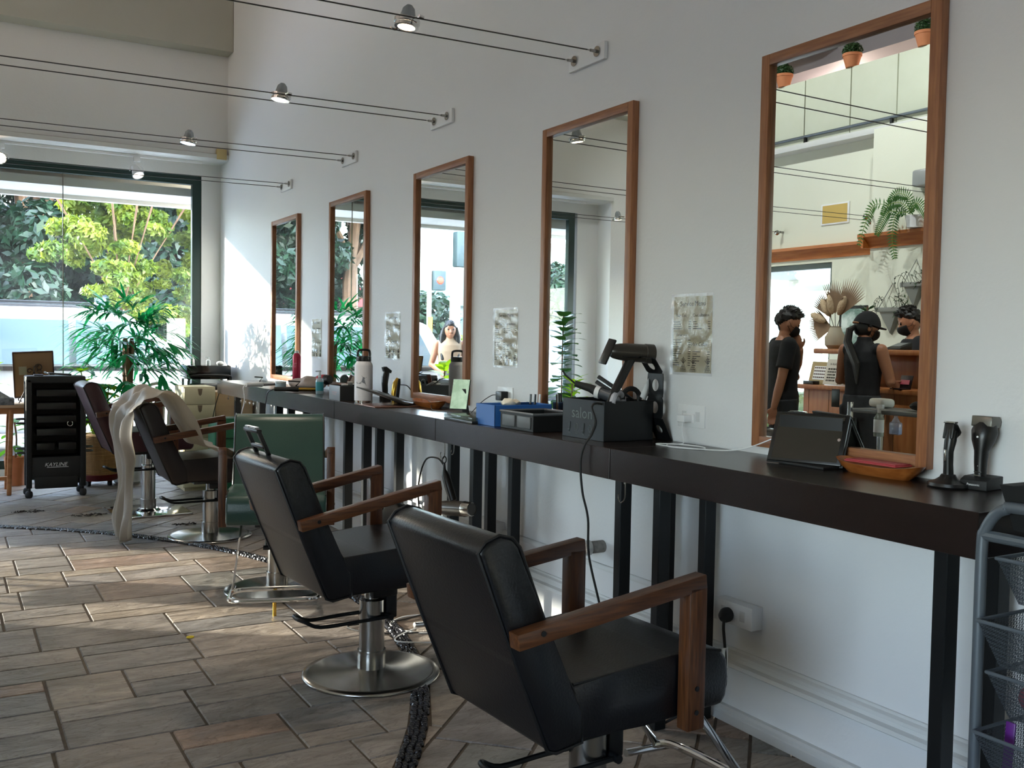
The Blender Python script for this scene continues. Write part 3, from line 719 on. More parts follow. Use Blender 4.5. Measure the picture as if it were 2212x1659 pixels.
b = MB(); b.bb((-.021, -.009, .045), (-.0175, .009, .0475)); b.bb((-.022, -.009, .036), (-.018, .009, .0385)); b.build('silver_band', m_chrome, t)
b = MB(); b.sph((-.026, 0, .138), .0028); b.sph((-.018, 0, .062), .002); b.build('button', m_white, t)
def boat(name, label, loc, rz, L, W, H):
    b = MB(); n = 20; rows = []
    for k, (f, z, s) in enumerate(((.72, 0, .6), (.9, H * .4, .85), (1, H, 1), (.96, H, .93), (.84, H * .45, .75), (.66, H * .22, .5))):
        row = []
        for i in range(n):
            a = 2 * PI * i / n; c, sn = math.cos(a), math.sin(a)
            x = W / 2 * s * (abs(sn) ** .7) * (1 if sn > 0 else -1); y = L / 2 * f * (abs(c) ** .85) * (1 if c > 0 else -1)
            row.append(b.bm.verts.new((x, y, z + (.012 * abs(c) ** 3 if z > 0 else 0))))
        rows.append(row)
    for A, B in zip(rows, rows[1:]):
        for i in range(n): b.bm.faces.new((A[i], A[(i + 1) % n], B[(i + 1) % n], B[i]))
    b.bm.faces.new(rows[0][::-1]); b.bm.faces.new(rows[-1])
    return solo(name, b, m_tray, label, 'tray', loc, rz)
boat('wooden_tray', 'boat-shaped brown wooden tray under the largest mirror', (-.085, 1.89, CT), math.radians(-4), .30, .11, .03)
boat('wooden_tray', 'small brown wooden tray below the middle mirror, beside the upright phone', (-.10, 4.87, CT), math.radians(3), .3, .11, .03)
b = MB(); b.bb((-.04, -.09, 0), (.03, .09, .004), .001); b.bb((-.036, -.086, .0042), (.028, .088, .007), .001)
solo('red_booklet', b, mat('red_card', 'b03a42', .5), 'red booklet lying on the wooden tray at the mirror foot', 'booklet', (-.075, 1.90, CT + .033))
def slab(t, w, h, R, c, th=.008, name='tablet_body', m=None, screen=True, bez=.014, sm=None):
    b = MB(); b.box(V(c) + R @ V((0, h / 2, -th / 2)), (w, h, th), R, .004); b.build(name, m or m_black, t)
    if screen:
        b = MB(); b.box(V(c) + R @ V((0, h / 2, .0004)), (w - 2 * bez, h - 1.3 * bez, .0008), R); b.build('screen', sm or m_screen, t, False)
t = thing('tablet', 'black tablet propped on its case, standing in front of the largest mirror', 'tablet', (-.125, 2.14, CT), math.radians(0))
n_ = V((-.82, -.32, .42)).normalized(); R = facing(n_)
slab(t, .235, .165, R, (0, 0, .010))
b = MB(); b.cyl(R @ V((.098, .082, .001)) + V((0, 0, .01)), R @ V((.098, .082, .002)) + V((0, 0, .01)), .005, n=14); b.build('home_button', m_chrome, t)
b = MB(); b.box(R @ V((0, .082, -.0115)) + V((0, 0, .01)), (.243, .17, .005), R, .002)
R2 = facing(V((.35, .25, .75)).normalized())
top = R @ V((0, .165, -.013)) + V((0, 0, .01))
b.prism([(0, 0), (.045, 0), (.006, .15), (0, .15)], -.1, .1, 'y', R=M.Rotation(math.radians(21), 3, 'Z'), c=(.045, .015, .0), bev=.001)
b.bb((-.02, -.10, 0), (.05, .08, .008), .002); b.build('case', m_blackm, t)
# white charger and its cable
t = thing('usb_charger', 'white charger with white cable in the socket right of the dryer stand', 'charger', (-.006, 2.81, 1.05))
b = MB(); b.bb((-.045, -.022, -.012), (-.003, .022, .014), .004); b.bb((-.008, -.03, -.016), (0, .03, .018), .003); b.build('charger_body', m_white, t)
b = MB(); b.tube(spline([(-.03, .0, -.012), (-.034, .0, -.03), (-.04, -.01, -.06), (-.07, -.05, -.085), (-.13, -.04, -.088), (-.17, -.1, -.089), (-.12, -.2, -.089), (-.07, -.16, -.088), (-.10, -.07, -.086), (-.15, .0, -.088), (-.16, -.06, -.089), (-.1, -.25, -.088), (-.085, -.38, -.07), (-.10, -.53, -.02)], 8), .0022, 6); b.build('cable', m_white, t)
b = MB(); b.bar((-.10, -.53, -.02), (-.103, -.565, -.016), .012, .008, .002); b.build('cable_plug', m_white, t)
t = thing('black_charger', 'black phone charger plugged in above the blue tray', 'charger', (-.006, 4.19, 1.06))
b = MB(); b.bb((-.04, -.03, -.025), (0, .03, .02), .004); b.build('charger_body', m_black, t)
b = MB(); b.tube(spline([(-.03, .03, -.0), (-.04, .07, -.005), (-.08, .10, -.04), (-.14, .09, -.09)], 6), .002, 6); b.build('cable', m_black, t)
# ---------------------------------------------------------------- black metal dryer stand with the word salon
t = thing('dryer_stand', 'black metal tool box and dryer stand cut with the word salon', 'stand', (0, 0, CT))
b = MB(); w = .004
for a, c in (((-.29, 2.955, 0), (-.286, 3.235, .15)), ((-.065, 2.955, 0), (-.061, 3.235, .15)), ((-.29, 2.955, 0), (-.061, 2.959, .15)), ((-.29, 3.231, 0), (-.061, 3.235, .15)), ((-.29, 2.955, 0), (-.061, 3.235, .003))): b.bb(a, c, .001, 1)
b.build('tool_box', m_bmetal, t)
text('salon', .062, mat('cut_letter', '5e6664', .6), t, (-.2905, 3.10, .078), facing((-1, 0, 0)), .0003, 'cut_lettering', sx=1.1)
for k, y in enumerate((3.185, 3.135, 3.09, 3.045)):
    ic = MB()
    if k % 2: ic.tube([(-.2905, y + .01 * math.cos(a), .042 + .014 * math.sin(a)) for a in np.linspace(0, 2 * PI, 11)[:-1]], .0012, 4, closed=True)
    else: ic.bar((-.2905, y, .022), (-.2905, y - .006, .060), .006, .001); ic.bar((-.2905, y + .008, .03), (-.2905, y - .008, .03), .005, .001)
    ic.bar((-.2905, y + .008, .018), (-.2905, y - .010, .016), .003, .001)
    ic.build('cut_symbol', MATS['cut_letter'], t)
def strip_hole(b, P0, P1, y0, y1, hole=None, th=.003):
    """flat strip segment in the x-z plane from P0 to P1 with an optional round hole"""
    P0, P1 = V((P0[0], 0, P0[1])), V((P1[0], 0, P1[1])); d = (P1 - P0); L = d.length; d.normalize(); nrm = V((-d.z, 0, d.x))
    W = y1 - y0; n = 24
    def pt(a, q, k): return P0 + d * q + V((0, y0 + a, 0)) + nrm * (th * k)
    outer = []; inner = []
    if not hole:
        vs = [pt(a, q, k) for k in (0, 1) for a, q in ((0, 0), (W, 0), (W, L), (0, L))]
        b.vf(vs, [(0, 1, 2, 3), (7, 6, 5, 4), (0, 4, 5, 1), (1, 5, 6, 2), (2, 6, 7, 3), (3, 7, 4, 0)]); return
    r = hole; ca_, cq = W / 2, L / 2
    for i in range(n):
        a = 2 * PI * i / n; c, s = math.cos(a), math.sin(a)
        inner.append((ca_ + r * c, cq + r * 1.1 * s)); m = min(W / 2 / max(abs(c), 1e-6), L / 2 / max(abs(s), 1e-6)); outer.append((ca_ + m * c, cq + m * s))
    vs = [pt(*p, k) for k in (0, 1) for p in inner + outer]; f = []
    for i in range(n):
        j = (i + 1) % n
        f += [(i, j, n + j, n + i), (2 * n + i, 3 * n + i, 3 * n + j, 2 * n + j), (i, 2 * n + i, 2 * n + j, j), (n + i, n + j, 3 * n + j, 3 * n + i)]
    b.vf(vs, f)
b = MB(); y0, y1 = 2.905, 3.0
sp = [(-.006, .0), (-.055, .085), (-.055, .165), (-.055, .255), (-.10, .315), (-.15, .318)]
for (p, q), hl in zip(zip(sp, sp[1:]), (.016, .021, .021, .018, None)): strip_hole(b, p, q, y0, y1, hl)
b.build('bracket', m_bmetal, t, ang=20)
b = MB(); b.tube([(-.175 + .03 * math.cos(a), 2.95 + .03 * math.sin(a), .316) for a in np.linspace(0, 2 * PI, 21)[:-1]], .003, 6, closed=True); b.build('holder_ring', m_bmetal, t)
# dryer in the holder
m_dry = mat('bronze_grey_plastic', '3c3833', .3, .3)
def dryer(name, label, loc, R, cordpts, hk=False, rz=0):
    """local: barrel along +X (back end at +X), handle along -Z"""
    t = thing(name, label, 'hair dryer', loc, rz)
    b = MB(); Rx = R @ rot_to(V((1, 0, 0)))
    b.lathe([(0, -.085), (.02, -.085), (.026, -.075), (.031, -.05), (.034, -.02), (.035, .045), (.035, .05), (.037, .052), (.037, .085), (.033, .088), (.030, .088), (.028, .07), (0, .07)], R=Rx, n=36); b.build('barrel', m_dry, t)
    b = MB(); b.lathe([(0, .071), (.0285, .071), (.0285, .073), (0, .0735)], R=Rx, n=24); b.build('rear_filter', m_blackm, t)
    b = MB(); b.bar(R @ V((-.115, 0, -.05)), R @ V((-.078, 0, .045)), .045, .010, .004, R @ V((0, 1, 0)).to_3d() if False else V((1, 0, 0))); b.build('nozzle', m_black, t)
    b = MB(); h = [(0, 0, -.02), (-.004, 0, -.07), (-.010, 0, -.13), (-.014, 0, -.15)]
    b.tube([R @ V(p) for p in h], [.020, .019, .0185, .0165], 16); b.tube([R @ V(p) for p in ((-.014, 0, -.15), (-.022, 0, -.20))], [.011, .006], 12); b.build('handle', m_black, t)
    b = MB(); e = R @ V((-.022, 0, -.20)); b.tube(spline([e] + [V(p) - V(loc) for p in cordpts], 8), .0042, 8); b.build('cord', m_rubber, t)
    return t
Rd = facing(V((0, -1, 0))) @ M.Rotation(0, 3, 'X')
Rd = M.Rotation(math.radians(-8), 3, 'Z') @ M.Rotation(math.radians(22), 3, 'Y')
Rd = M.Rotation(math.radians(-16), 3, 'Z') @ M.Rotation(math.radians(3), 3, 'Y')
dr = dryer('hair_dryer', 'bronze and black hair dryer resting on top of the salon stand', (-.155, 2.975, CT + .332), Rd,
    [(-.27, 2.95, 1.10), (-.33, 2.90, 1.04), (-.385, 2.90, .99), (-.412, 2.905, .95), (-.418, 2.915, .89), (-.418, 2.90, .79), (-.41, 2.873, .697), (-.41, 2.862, .565), (-.41, 2.791, .407), (-.38, 2.75, .2), (-.3, 2.9, .02), (-.2, 3.3, .01)])
# swing the handle towards the left-front: rotate handle parts about barrel axis by shear of mesh
for ch in dr.children:
    if ch.name.startswith('handle'):
        for v in ch.data.vertices:
            k = max(0, -v.co.z - .02) / .15; v.co.x -= .062 * k; v.co.y -= .0 * k
    if ch.name.startswith('cord'):
        for v in ch.data.vertices:
            k = max(0, 1 - abs(v.co.z + .2) / .06) if v.co.z > -.26 else 0
            v.co.x -= .072 * max(0, min(1, (v.co.z + .30) / .1))
# contents of the stand
t = thing('curling_iron', 'grey barrelled curling iron lying in the salon box', 'curling iron', (-.19, 3.11, CT + .145), 0)
b = MB(); b.tube([(-.06, .10, .06), (-.02, .06, .045), (.0, .03, .03)], [.012, .016, .02], 16); b.build('handle', m_rubber, t)
b = MB(); b.tube([(0, .03, .03), (.05, -.09, -.005)], .021, 20); b.build('barrel', mat('iron_barrel', '5b5f66', .35, .6), t)
b = MB(); b.tube([(-.006, .035, .031), (.004, .02, .027)], .0245, 20); b.build('collar', m_white, t)
b = MB(); b.tube(spline([(-.06, .1, .06), (-.09, .12, .09), (-.10, .13, .11)], 4), .004, 6); b.build('cord', m_rubber, t)
t = thing('flat_iron', 'black flat iron sticking out of the salon box', 'flat iron', (-.12, 3.09, CT + .14), 0)
b = MB(); b.bar((-.06, .08, .075), (.06, -.02, -.02), .03, .014, .003); b.build('lower_arm', m_blackm, t)
b = MB(); b.bar((-.05, .08, .095), (.06, -.015, -.0), .03, .014, .003); b.build('upper_arm', m_blackm, t)
t = thing('round_brush', 'round dark brush with a white paper tag, inside the salon box', 'brush', (-.10, 3.0, CT + .12), 0)
b = MB(); b.cyl((0, 0, -.05), (.0, 0, .05), .006, n=12); b.tube([(.04 * math.cos(a) - .035, .0, .04 + .035 * math.sin(a)) for a in np.linspace(-.2, 3.3, 12)], .010, 8); b.build('brush_body', m_blackm, t)
b = MB(); b.vf([(.0, -.01, .045), (.025, -.012, .03), (.062, -.01, .10), (.042, -.008, .115), (.02, -.01, .085)], [(0, 1, 2, 3, 4)]); o = b.build('paper_tag', m_white, t); o.modifiers.new('s', 'SOLIDIFY').thickness = .0008
b = MB(); b.tube([(-.03 + .05 * math.cos(a), 0, .05 * math.sin(a)) for a in np.linspace(.2, 2.9, 14)], .012, 10); solo('white_hose', b, mat('pale_grey_plastic', 'b4b4bb', .4), 'pale grey curved diffuser handle among the tools in the salon box', 'hair tool', (-.18, 3.0, CT + .13), .5)
# ---------------------------------------------------------------- trays
t = thing('black_tray', 'black rectangular open tray left of the salon box, at the table edge', 'tray', (-.235, 3.50, CT))
b = MB(); hx, hy, H = .11, .135, .072
for a, c in (((-hx, -hy, 0), (hx, hy, .003)), ((-hx, -hy, 0), (-hx + .003, hy, H)), ((hx - .003, -hy, 0), (hx, hy, H)), ((-hx, -hy, 0), (hx, -hy + .003, H)), ((-hx, hy - .003, 0), (hx, hy, H))): b.bb(a, c, .001, 1)
b.build('tray_body', m_blackm, t)
b = MB(); b.tube([(-hx, -hy, H), (hx, -hy, H), (hx, hy, H), (-hx, hy, H)], .006, 6, closed=True); b.build('tray_rim', mat('grey_rim', '55585b', .45), t)
b = MB(); b.bb((-hx - .004, .01, .012), (-hx + .001, hy - .02, H - .012), .003); b.bb((-hx - .004, -hy + .02, .012), (-hx + .001, -.01, H - .012), .003); b.build('front_panel', mat('grey_panel', '56595b', .5), t)
m_blue = mat('blue_plastic', '2c62a8', .45)
t = thing('blue_tray', 'blue open box behind the black tray, white cloth on its rim', 'tray', (-.215, 3.745, CT))
b = MB(); hx, hy, H = .145, .085, .092
for a, c in (((-hx, -hy, 0), (hx, hy, .003)), ((-hx, -hy, 0), (-hx + .004, hy, H)), ((hx - .004, -hy, 0), (hx, hy, H)), ((-hx, -hy, 0), (hx, -hy + .004, H)), ((-hx, hy - .004, 0), (hx, hy, H))): b.bb(a, c, .0012, 1)
b.build('tray_body', m_blue, t)
b = MB(); b.sph((0, 0, 0), 1, (.06, .035, .018), 12)
for v in b.bm.verts: v.co += V((0, 0, .012 * noise.noise(v.co * 40))); v.co.x += .02 * noise.noise(v.co * 25)
solo('white_towel', b, mat('offwhite_cloth', 'd9d4c6', .8), 'small crumpled off-white cloth on the rim of the blue tray', 'cloth', (-.24, 3.73, CT + .098), .3)
for i, (y, c) in enumerate(((-.02, '121212'), (.015, '121212'), (.04, 'e8e8e8'))):
    b = MB(); b.bar((0, 0, -.03), (.004, .0, .06), .012, .005, .001); solo('hair_clip', b, mat('clip_' + c, c, .4), ['black sectioning clip standing in the blue tray, farther one', 'black sectioning clip standing in the blue tray, nearer one', 'white sectioning clip standing in the blue tray'][2 - i] if i == 2 and False else ['black sectioning clip in the blue tray, left one of two', 'black sectioning clip in the blue tray, right one of two', 'white sectioning clip standing in the blue tray'][i], 'clip', (-.10 + i * .018, 3.80 - i * .01, CT + .07))
def tuft(name, label, loc, n, L, m, seed, spread=.6, parentpot=None, w=.12):
    rr = random.Random(seed); q = []
    for i in range(n):
        a = rr.uniform(0, 2 * PI); tl = rr.uniform(.1, spread); d = V((math.cos(a) * tl, math.sin(a) * tl, 1)).normalized(); s = V((-math.sin(a), math.cos(a), 0)); l = L * rr.uniform(.6, 1); ww = l * w
        q.append([(0, 0, 0), d * l * .5 + s * ww, d * l + V((0, 0, -l * .1)), d * l * .5 - s * ww])
    return leafmesh(name, m, [[list(p) for p in f] for f in q], None, loc)
m_succ = leafmat('succulent', '3d5a2a', '5c7a35', .2)
for k, (x, y, s) in enumerate(((-.10, 3.70, .06), (-.06, 3.67, .05))):
    t = thing('small_succulent', ['spiky green succulent behind the blue tray, left one', 'spiky green succulent behind the blue tray, right one'][k], 'plant', (x + .045, y + .17, CT))
    b = MB(); b.lathe([(0, 0), (.022, 0), (.028, .05), (.024, .05), (.022, .045), (0, .045)], n=20); b.build('plant_pot', m_blackm, t)
    o = tuft('leaves', '', (0, 0, .045), 34, s, m_succ, k); o.parent = t; o.location = (0, 0, .045)
# clear folder stack, phone
t = thing('clear_case', 'flat clear plastic case of tools left of the blue tray', 'case', (-.29, 3.95, CT))
b = MB(); b.bb((-.10, -.14, 0), (.10, .14, .012), .002); b.build('case_base', mat('case_dark', '141816', .3), t)
b = MB(); b.bb((-.10, -.14, .0125), (.10, .14, .028), .002); b.build('case_lid', mat('case_clear', '3b4a44', .1, alpha=.55), t)
b = MB(); b.bar((-.02, -.10, .034), (.06, .03, .034), .012, .008, .003); b.tube([(-.03 + .012 * math.cos(a), -.11, .036 + .009 * math.sin(a)) for a in np.linspace(0, 6.28, 12)[:-1]], .002, 6, closed=True)
solo('scissors', b, mat('dark_red_metal', '5a2a30', .3, .4), 'dark red handled scissors lying on the clear case', 'scissors', (-.29, 3.90, CT - .001))
t = thing('phone', 'phone propped upright with a green reflection painted on its lit screen, below the middle mirror', 'phone', (-.20, 4.32, CT + .028))
R = facing(V((-.72, -.62, .30)).normalized())
m_lit = mat('reflection_screen', '3c5a3a', .15, nscale=14, namt=.12, ncol='b7c7b4', emit='8fa890', estr=.35)  # green and pale blotches paint a reflection into the lit screen
slab(t, .095, .155, R, (0, 0, 0), .008, 'phone_body', m_black, True, .004, m_lit)
b = MB(); b.bb((-.03, -.05, -.028), (.06, .06, -.018), .002); b.bar((.055, .02, -.02), (.03, .015, .10), .05, .005, .001); b.build('phone_stand', m_blackm, t)
b = MB(); b.tube(spline([(.05, .1, -.026), (.02, .22, -.025), (.03, .36, -.026), (.09, .5, .0), (.1, .56, .008)], 6), .002, 6); b.build('cable', m_black, t)
# folding tablet
t = thing('folding_tablet', 'bronze tablet folded open like a tent beside the white bottle', 'tablet', (-.28, 5.02, CT))
b = MB(); b.bb((-.13, -.14, 0), (.13, .16, .006), .002); b.build('keyboard_base', mat('bronze_metal', '6c4a3c', .35, .6), t)
b = MB(); b.vf([(-.16, .06, .10), (-.02, .10, .075), (.155, -.04, .008), (.06, -.12, .008)], [(0, 1, 2, 3)]); o = b.build('screen_lid', mat('dark_slate', '1d1c1b', .3, .3), t); md = o.modifiers.new('s', 'SOLIDIFY'); md.thickness = .006
b = MB(); b.vf([(-.02, .10, .074), (.12, .14, .006), (.155, -.04, .006), (.0, .0, .05)], [(0, 1, 2, 3)]); o = b.build('kickstand', m_blackm, t); md = o.modifiers.new('s', 'SOLIDIFY'); md.thickness = .004
# white bottle
m_botw = mat('white_powder_coat', 'c9c9cf', .55)
t = thing('water_bottle', 'large white insulated water bottle with black handle lid and a grey bird print', 'bottle', (-.315, 5.29, CT))
b = MB(); b.lathe([(0, 0), (.049, 0), (.052, .004), (.052, .018), (.052, .215), (.049, .226), (.042, .236), (.040, .242), (0, .242)], n=40); b.build('bottle_body', m_botw, t)
b = MB(); b.lathe([(.0515, .003), (.0527, .004), (.0527, .016), (.0515, .017)], n=40); b.build('steel_band', m_chrome, t)
b = MB(); b.lathe([(0, .24), (.041, .24), (.042, .244), (.042, .266), (.038, .27), (0, .27)], n=36)
b.tube(spline([(-.036, 0, .262), (-.037, 0, .285), (-.03, 0, .302), (0, 0, .306), (.03, 0, .302), (.037, 0, .285), (.036, 0, .262)], 5), .0068, 10); b.build('bottle_lid', m_black, t)
def wrap(pts, r):  # decal on cylinder facing the camera
    out = []
    for u, z in pts:
        a = math.radians(205 + 33) + u / r; out.append((r * math.cos(a), r * math.sin(a), z))
    return out
b = MB(); r_ = .0524
for P in ([(-.03, .12), (-.012, .118), (.0, .130), (.005, .15), (-.006, .162), (.01, .15), (.028, .152), (.014, .14), (.02, .118), (.026, .10), (.008, .118), (-.012, .112)],):
    b.vf(wrap(P, r_), [tuple(range(len(P)))])
b.tube(wrap([(-.035, .122), (-.03, .115), (-.012, .115), (.0, .12)], r_), .0015, 5); b.build('bird_print', mat('print_grey', '70757f', .6), t, False)
# grey organiser box with tools
t = thing('organizer_box', 'black organiser box with a grey end, filled with brushes, left of the white bottle', 'box', (-.275, 5.60, CT))
b = MB(); hx, hy, H = .10, .09, .088
for a, c in (((-hx, -hy, 0), (hx, hy, .003)), ((hx - .004, -hy, 0), (hx, hy, H)), ((-hx, -hy, 0), (hx, -hy + .004, H)), ((-hx, hy - .004, 0), (hx, hy, H))): b.bb(a, c, .001, 1)
b.build('box_body', m_blackm, t)
b = MB(); b.bb((-hx - .003, -hy, 0), (-hx + .002, hy, H), .001); b.build('end_panel', mat('mid_grey', '777b80', .5), t)
b = MB(); b.bb((-hx - .0035, -.04, .045), (-hx - .003, .04, .05)); b.bb((-hx - .0035, -.03, .034), (-hx - .003, .03, .038)); b.build('faded_print', mat('faded_red', 'a08080', .6), t, False)
b = MB(); b.bar((-.03, .03, .05), (.005, -.0, .15), .028, .012, .005); solo('wooden_brush', b, mat('brush_brown', '5c3326', .5), 'brown handled brush standing in the organiser box', 'brush', (-.275, 5.60, CT))
b = MB(); b.bar((-.02, .05, .06), (-.05, -.03, .094), .04, .008, .002); b.bar((.02, .06, .06), (-.02, -.04, .11), .03, .008, .002); solo('comb', b, mat('pale_comb', 'cfcac4', .5), 'pale combs lying across the organiser box', 'comb', (-.275, 5.60, CT))
b = MB(); b.tube([(.03, -.02 + .035 * math.cos(a), .07 + .05 * math.sin(a)) for a in np.linspace(.1, 3.0, 12)], .006, 8); solo('brush_ring', b, mat('dark_grey_pl', '2c2d2f', .4), 'dark curved vent brush in the organiser box', 'brush', (-.245, 5.58, CT))
# clippers behind the bottle
t = thing('hair_clipper', 'black hair clipper standing behind the folded tablet', 'clipper', (-.105, 5.47, CT))
b = MB(); b.lathe([(0, 0), (.035, 0), (.035, .03), (.02, .045), (0, .045)], n=24); b.build('charging_base', m_blackm, t)
b = MB(); b.tube([(0, 0, .04), (-.004, 0, .10), (-.002, 0, .14), (.01, 0, .175)], [.017, .019, .022, .018], 16); b.build('clipper_body', m_black, t)
b = MB(); b.prism([(-.012, .175), (-.02, .20), (.0, .205), (.035, .18), (.03, .165)], -.018, .018, 'y', bev=.002); b.build('blade', m_blackm, t)
t = thing('gold_clipper', 'gold and black trimmer beside the black clipper behind the folded tablet', 'clipper', (-.085, 5.36, CT))
b = MB(); b.tube([(-.012, 0, .0), (-.012, 0, .05), (-.002, 0, .11), (.012, 0, .14)], [.012, .016, .016, .008], 14); b.build('gold_shell', m_gold, t)
b = MB(); b.tube([(.004, 0, .0), (.006, 0, .05), (.014, 0, .11), (.02, 0, .137)], [.014, .018, .017, .010], 14); b.build('black_shell', m_black, t)
b = MB(); b.tube(spline([(.02, 0, .10), (.06, -.03, .095), (.07, -.10, .05), (.05, -.2, .02), (.02, -.3, .006)], 6), .003, 6); b.build('cord', m_rubber, t)
# spray bottle, can, cup, irons, towel
t = thing('spray_bottle', 'small clear spray bottle with teal label on the table', 'bottle', (-.235, 6.28, CT))
b = MB(); b.lathe([(0, 0), (.024, 0), (.026, .004), (.026, .085), (.02, .098), (.011, .104), (.011, .11), (0, .11)], n=28); b.build('bottle_body', mat('clear_blue', 'b8d4dc', .1, alpha=.6), t)
b = MB(); b.lathe([(.0262, .02), (.0264, .021), (.0264, .078), (.0262, .079)], n=28); b.build('label', mat('teal_label', '2f8f98', .5), t)
b = MB(); b.cyl((0, 0, .11), (0, 0, .128), .010, n=16); b.cyl((0, 0, .128), (0, 0, .155), .006, .005, 12); b.bb((-.03, -.004, .145), (.01, .004, .153), .002); b.build('spray_head', mat('frosted', 'c8cfd2', .3), t)
t = thing('hairspray_can', 'tall crimson hairspray can in front of the farthest mirror', 'can', (-.14, 7.07, CT))
b = MB(); b.lathe([(0, 0), (.029, 0), (.031, .004), (.031, .225), (.028, .24), (.018, .256), (0, .256)], n=32); b.build('can_body', mat('crimson_metal', 'a81f3c', .32, .25), t)
b = MB(); b.lathe([(0, .255), (.016, .255), (.015, .272), (.006, .276), (0, .276)], n=20); b.build('can_cap', m_white, t)
b = MB()
for k in range(3):
    b.tube([(.0313 * math.cos(a), .0313 * math.sin(a), .18 - k * .012) for a in np.linspace(3.6, 4.4 - k * .1, 8)], .0015, 4)
b.build('can_print', mat('pale_pink', 'd9b0b6', .5), t)
t = thing('product_cup', 'pale blue round tub between the white and black curling wands', 'tub', (-.335, 6.82, CT))
b = MB(); b.lathe([(0, 0), (.036, 0), (.038, .004), (.038, .045), (.035, .045), (.034, .006), (0, .006)], n=28); b.build('tub_body', mat('pale_blue', 'a8bcc6', .4), t)
b = MB(); b.lathe([(0, .046), (.0385, .046), (.0395, .048), (.0395, .058), (.037, .06), (0, .06)], n=28); b.build('tub_lid', mat('tub_lid_white', 'cdd6da', .4), t)
def wand(label, p, q, mbody, mbar, cord, loc, tongs=True):
    t = thing('curling_wand', label, 'curling wand', loc)
    p, q = V(p), V(q); d = (q - p).normalized()
    b = MB(); b.tube([p, p + d * .10, p + d * .16], [.014, .016, .019], 14); b.build('handle', mbody, t)
    b = MB(); b.tube([p + d * .16, q], .0125, 14); b.build('barrel', mbar, t)
    b = MB(); b.tube(spline(cord, 6), .0035, 6); b.build('cord', mbody if mbody is m_black else m_white, t)
    if tongs:
        b = MB(); b.bar(p + d * .15 + V((0, 0, .02)), q + V((0, 0, .016)), .014, .003, .001); b.tube([p + d * .14 + V((0, 0, .02)), p + d * .17 + V((0, 0, .05)), p + d * .09 + V((0, 0, .055))], .005, 8); b.build('clamp', m_black, t)
    return t
wand('white curling wand overhanging the table edge, white cord hanging down', (-.17, -.06, .030), (.12, .12, .03), m_white, m_steel, [(-.17, -.06, .03), (-.19, -.07, .01), (-.18, -.065, -.08), (-.2, -.05, -.2), (-.2, .0, -.45), (-.18, .1, -.7), (-.1, .15, -.93)], (-.385, 6.98, CT))
wand('black curling wand overhanging the table edge, with looped black cord', (-.13, .08, .022), (.17, -.02, .022), m_black, m_gold, [(-.13, .08, .022), (-.16, .12, .0), (-.15, .20, -.06), (-.145, .25, -.15), (-.14, .28, -.3), (-.1, .2, -.6), (-.05, .1, -.94)], (-.345, 6.42, CT))
b = MB(); b.tube([(-.43 - .01, 6.74, .79), (-.435, 6.74, .74)], [.014, .009], 10); solo('cord_swivel', b, m_black, 'thick black cord joint hanging below the table edge', 'cord')
b = MB(); b.sph((0, 0, .045), 1, (.075, .17, .05), 16)
for v in b.bm.verts:
    v.co += v.co.normalized() * .03 * noise.noise(v.co * 14); v.co.z = max(v.co.z, .001)
solo('folded_towel', b, mat('beige_cloth', 'a5948a', .85, nscale=20, namt=.3, ncol='b5a49a', bump=.4), 'crumpled beige cloth behind the black curling wand', 'cloth', (-.17, 6.72, CT), .5)
t = thing('hair_dryer', 'black and red hair dryer lying behind the beige cloth', 'hair dryer', (-.10, 6.62, CT), .3)
b = MB(); b.lathe([(0, -.09), (.02, -.09), (.035, -.04), (.036, .05), (.03, .08), (0, .08)], (0, 0, .075), rot_to(V((.1, -1, .1))), 24); b.build('barrel', m_black, t)
b = MB(); b.lathe([(.037, -.03), (.039, -.02), (.039, .03), (.037, .04)], (0, 0, .075), rot_to(V((.1, -1, .1))), 24); b.build('red_band', mat('red_plastic', 'b0152a', .3), t)
b = MB(); b.tube([(0, .02, .06), (.02, .10, .02), (.03, .16, .018)], [.018, .016, .015], 12); b.build('handle', m_black, t)
# hooks under the tables
def hook(loc, label, group, s=1., m=m_chrome, rz=0):
    b = MB(); b.tube(spline([(0, 0, .0), (0, 0, -.035 * s), (.0, .006 * s, -.05 * s), (0, .02 * s, -.056 * s), (0, .03 * s, -.045 * s), (0, .028 * s, -.035 * s)], 5), .0022, 6)
    b.cyl((0, 0, 0), (0, 0, -.006), .006, n=10)
    return solo('cup_hook', b, m, label, 'hook', loc, rz, group)
for k, y in enumerate((8.30, 8.08, 7.9, 7.76, 7.64, 7.53)): hook((-.33, y, .85), 'small chrome hook under the pink sunlit end of the far table', 'row of chrome hooks under the far table', .9)
hook((-.385, 7.22, .85), 'single chrome hook under the table beside the black cord joint', None, 1.3)
hook((-.385, 2.69, .85), 'thin steel hook under the edge of the nearest table', None, 1.3, m_steel)
hook((-.35, 4.06, .85), 'empty steel hook next to the hanging dryer', None, 1., m_steel)
hook((-.37, 4.115, .85), 'steel hook carrying the hanging dryer', None, 1.5, m_steel)
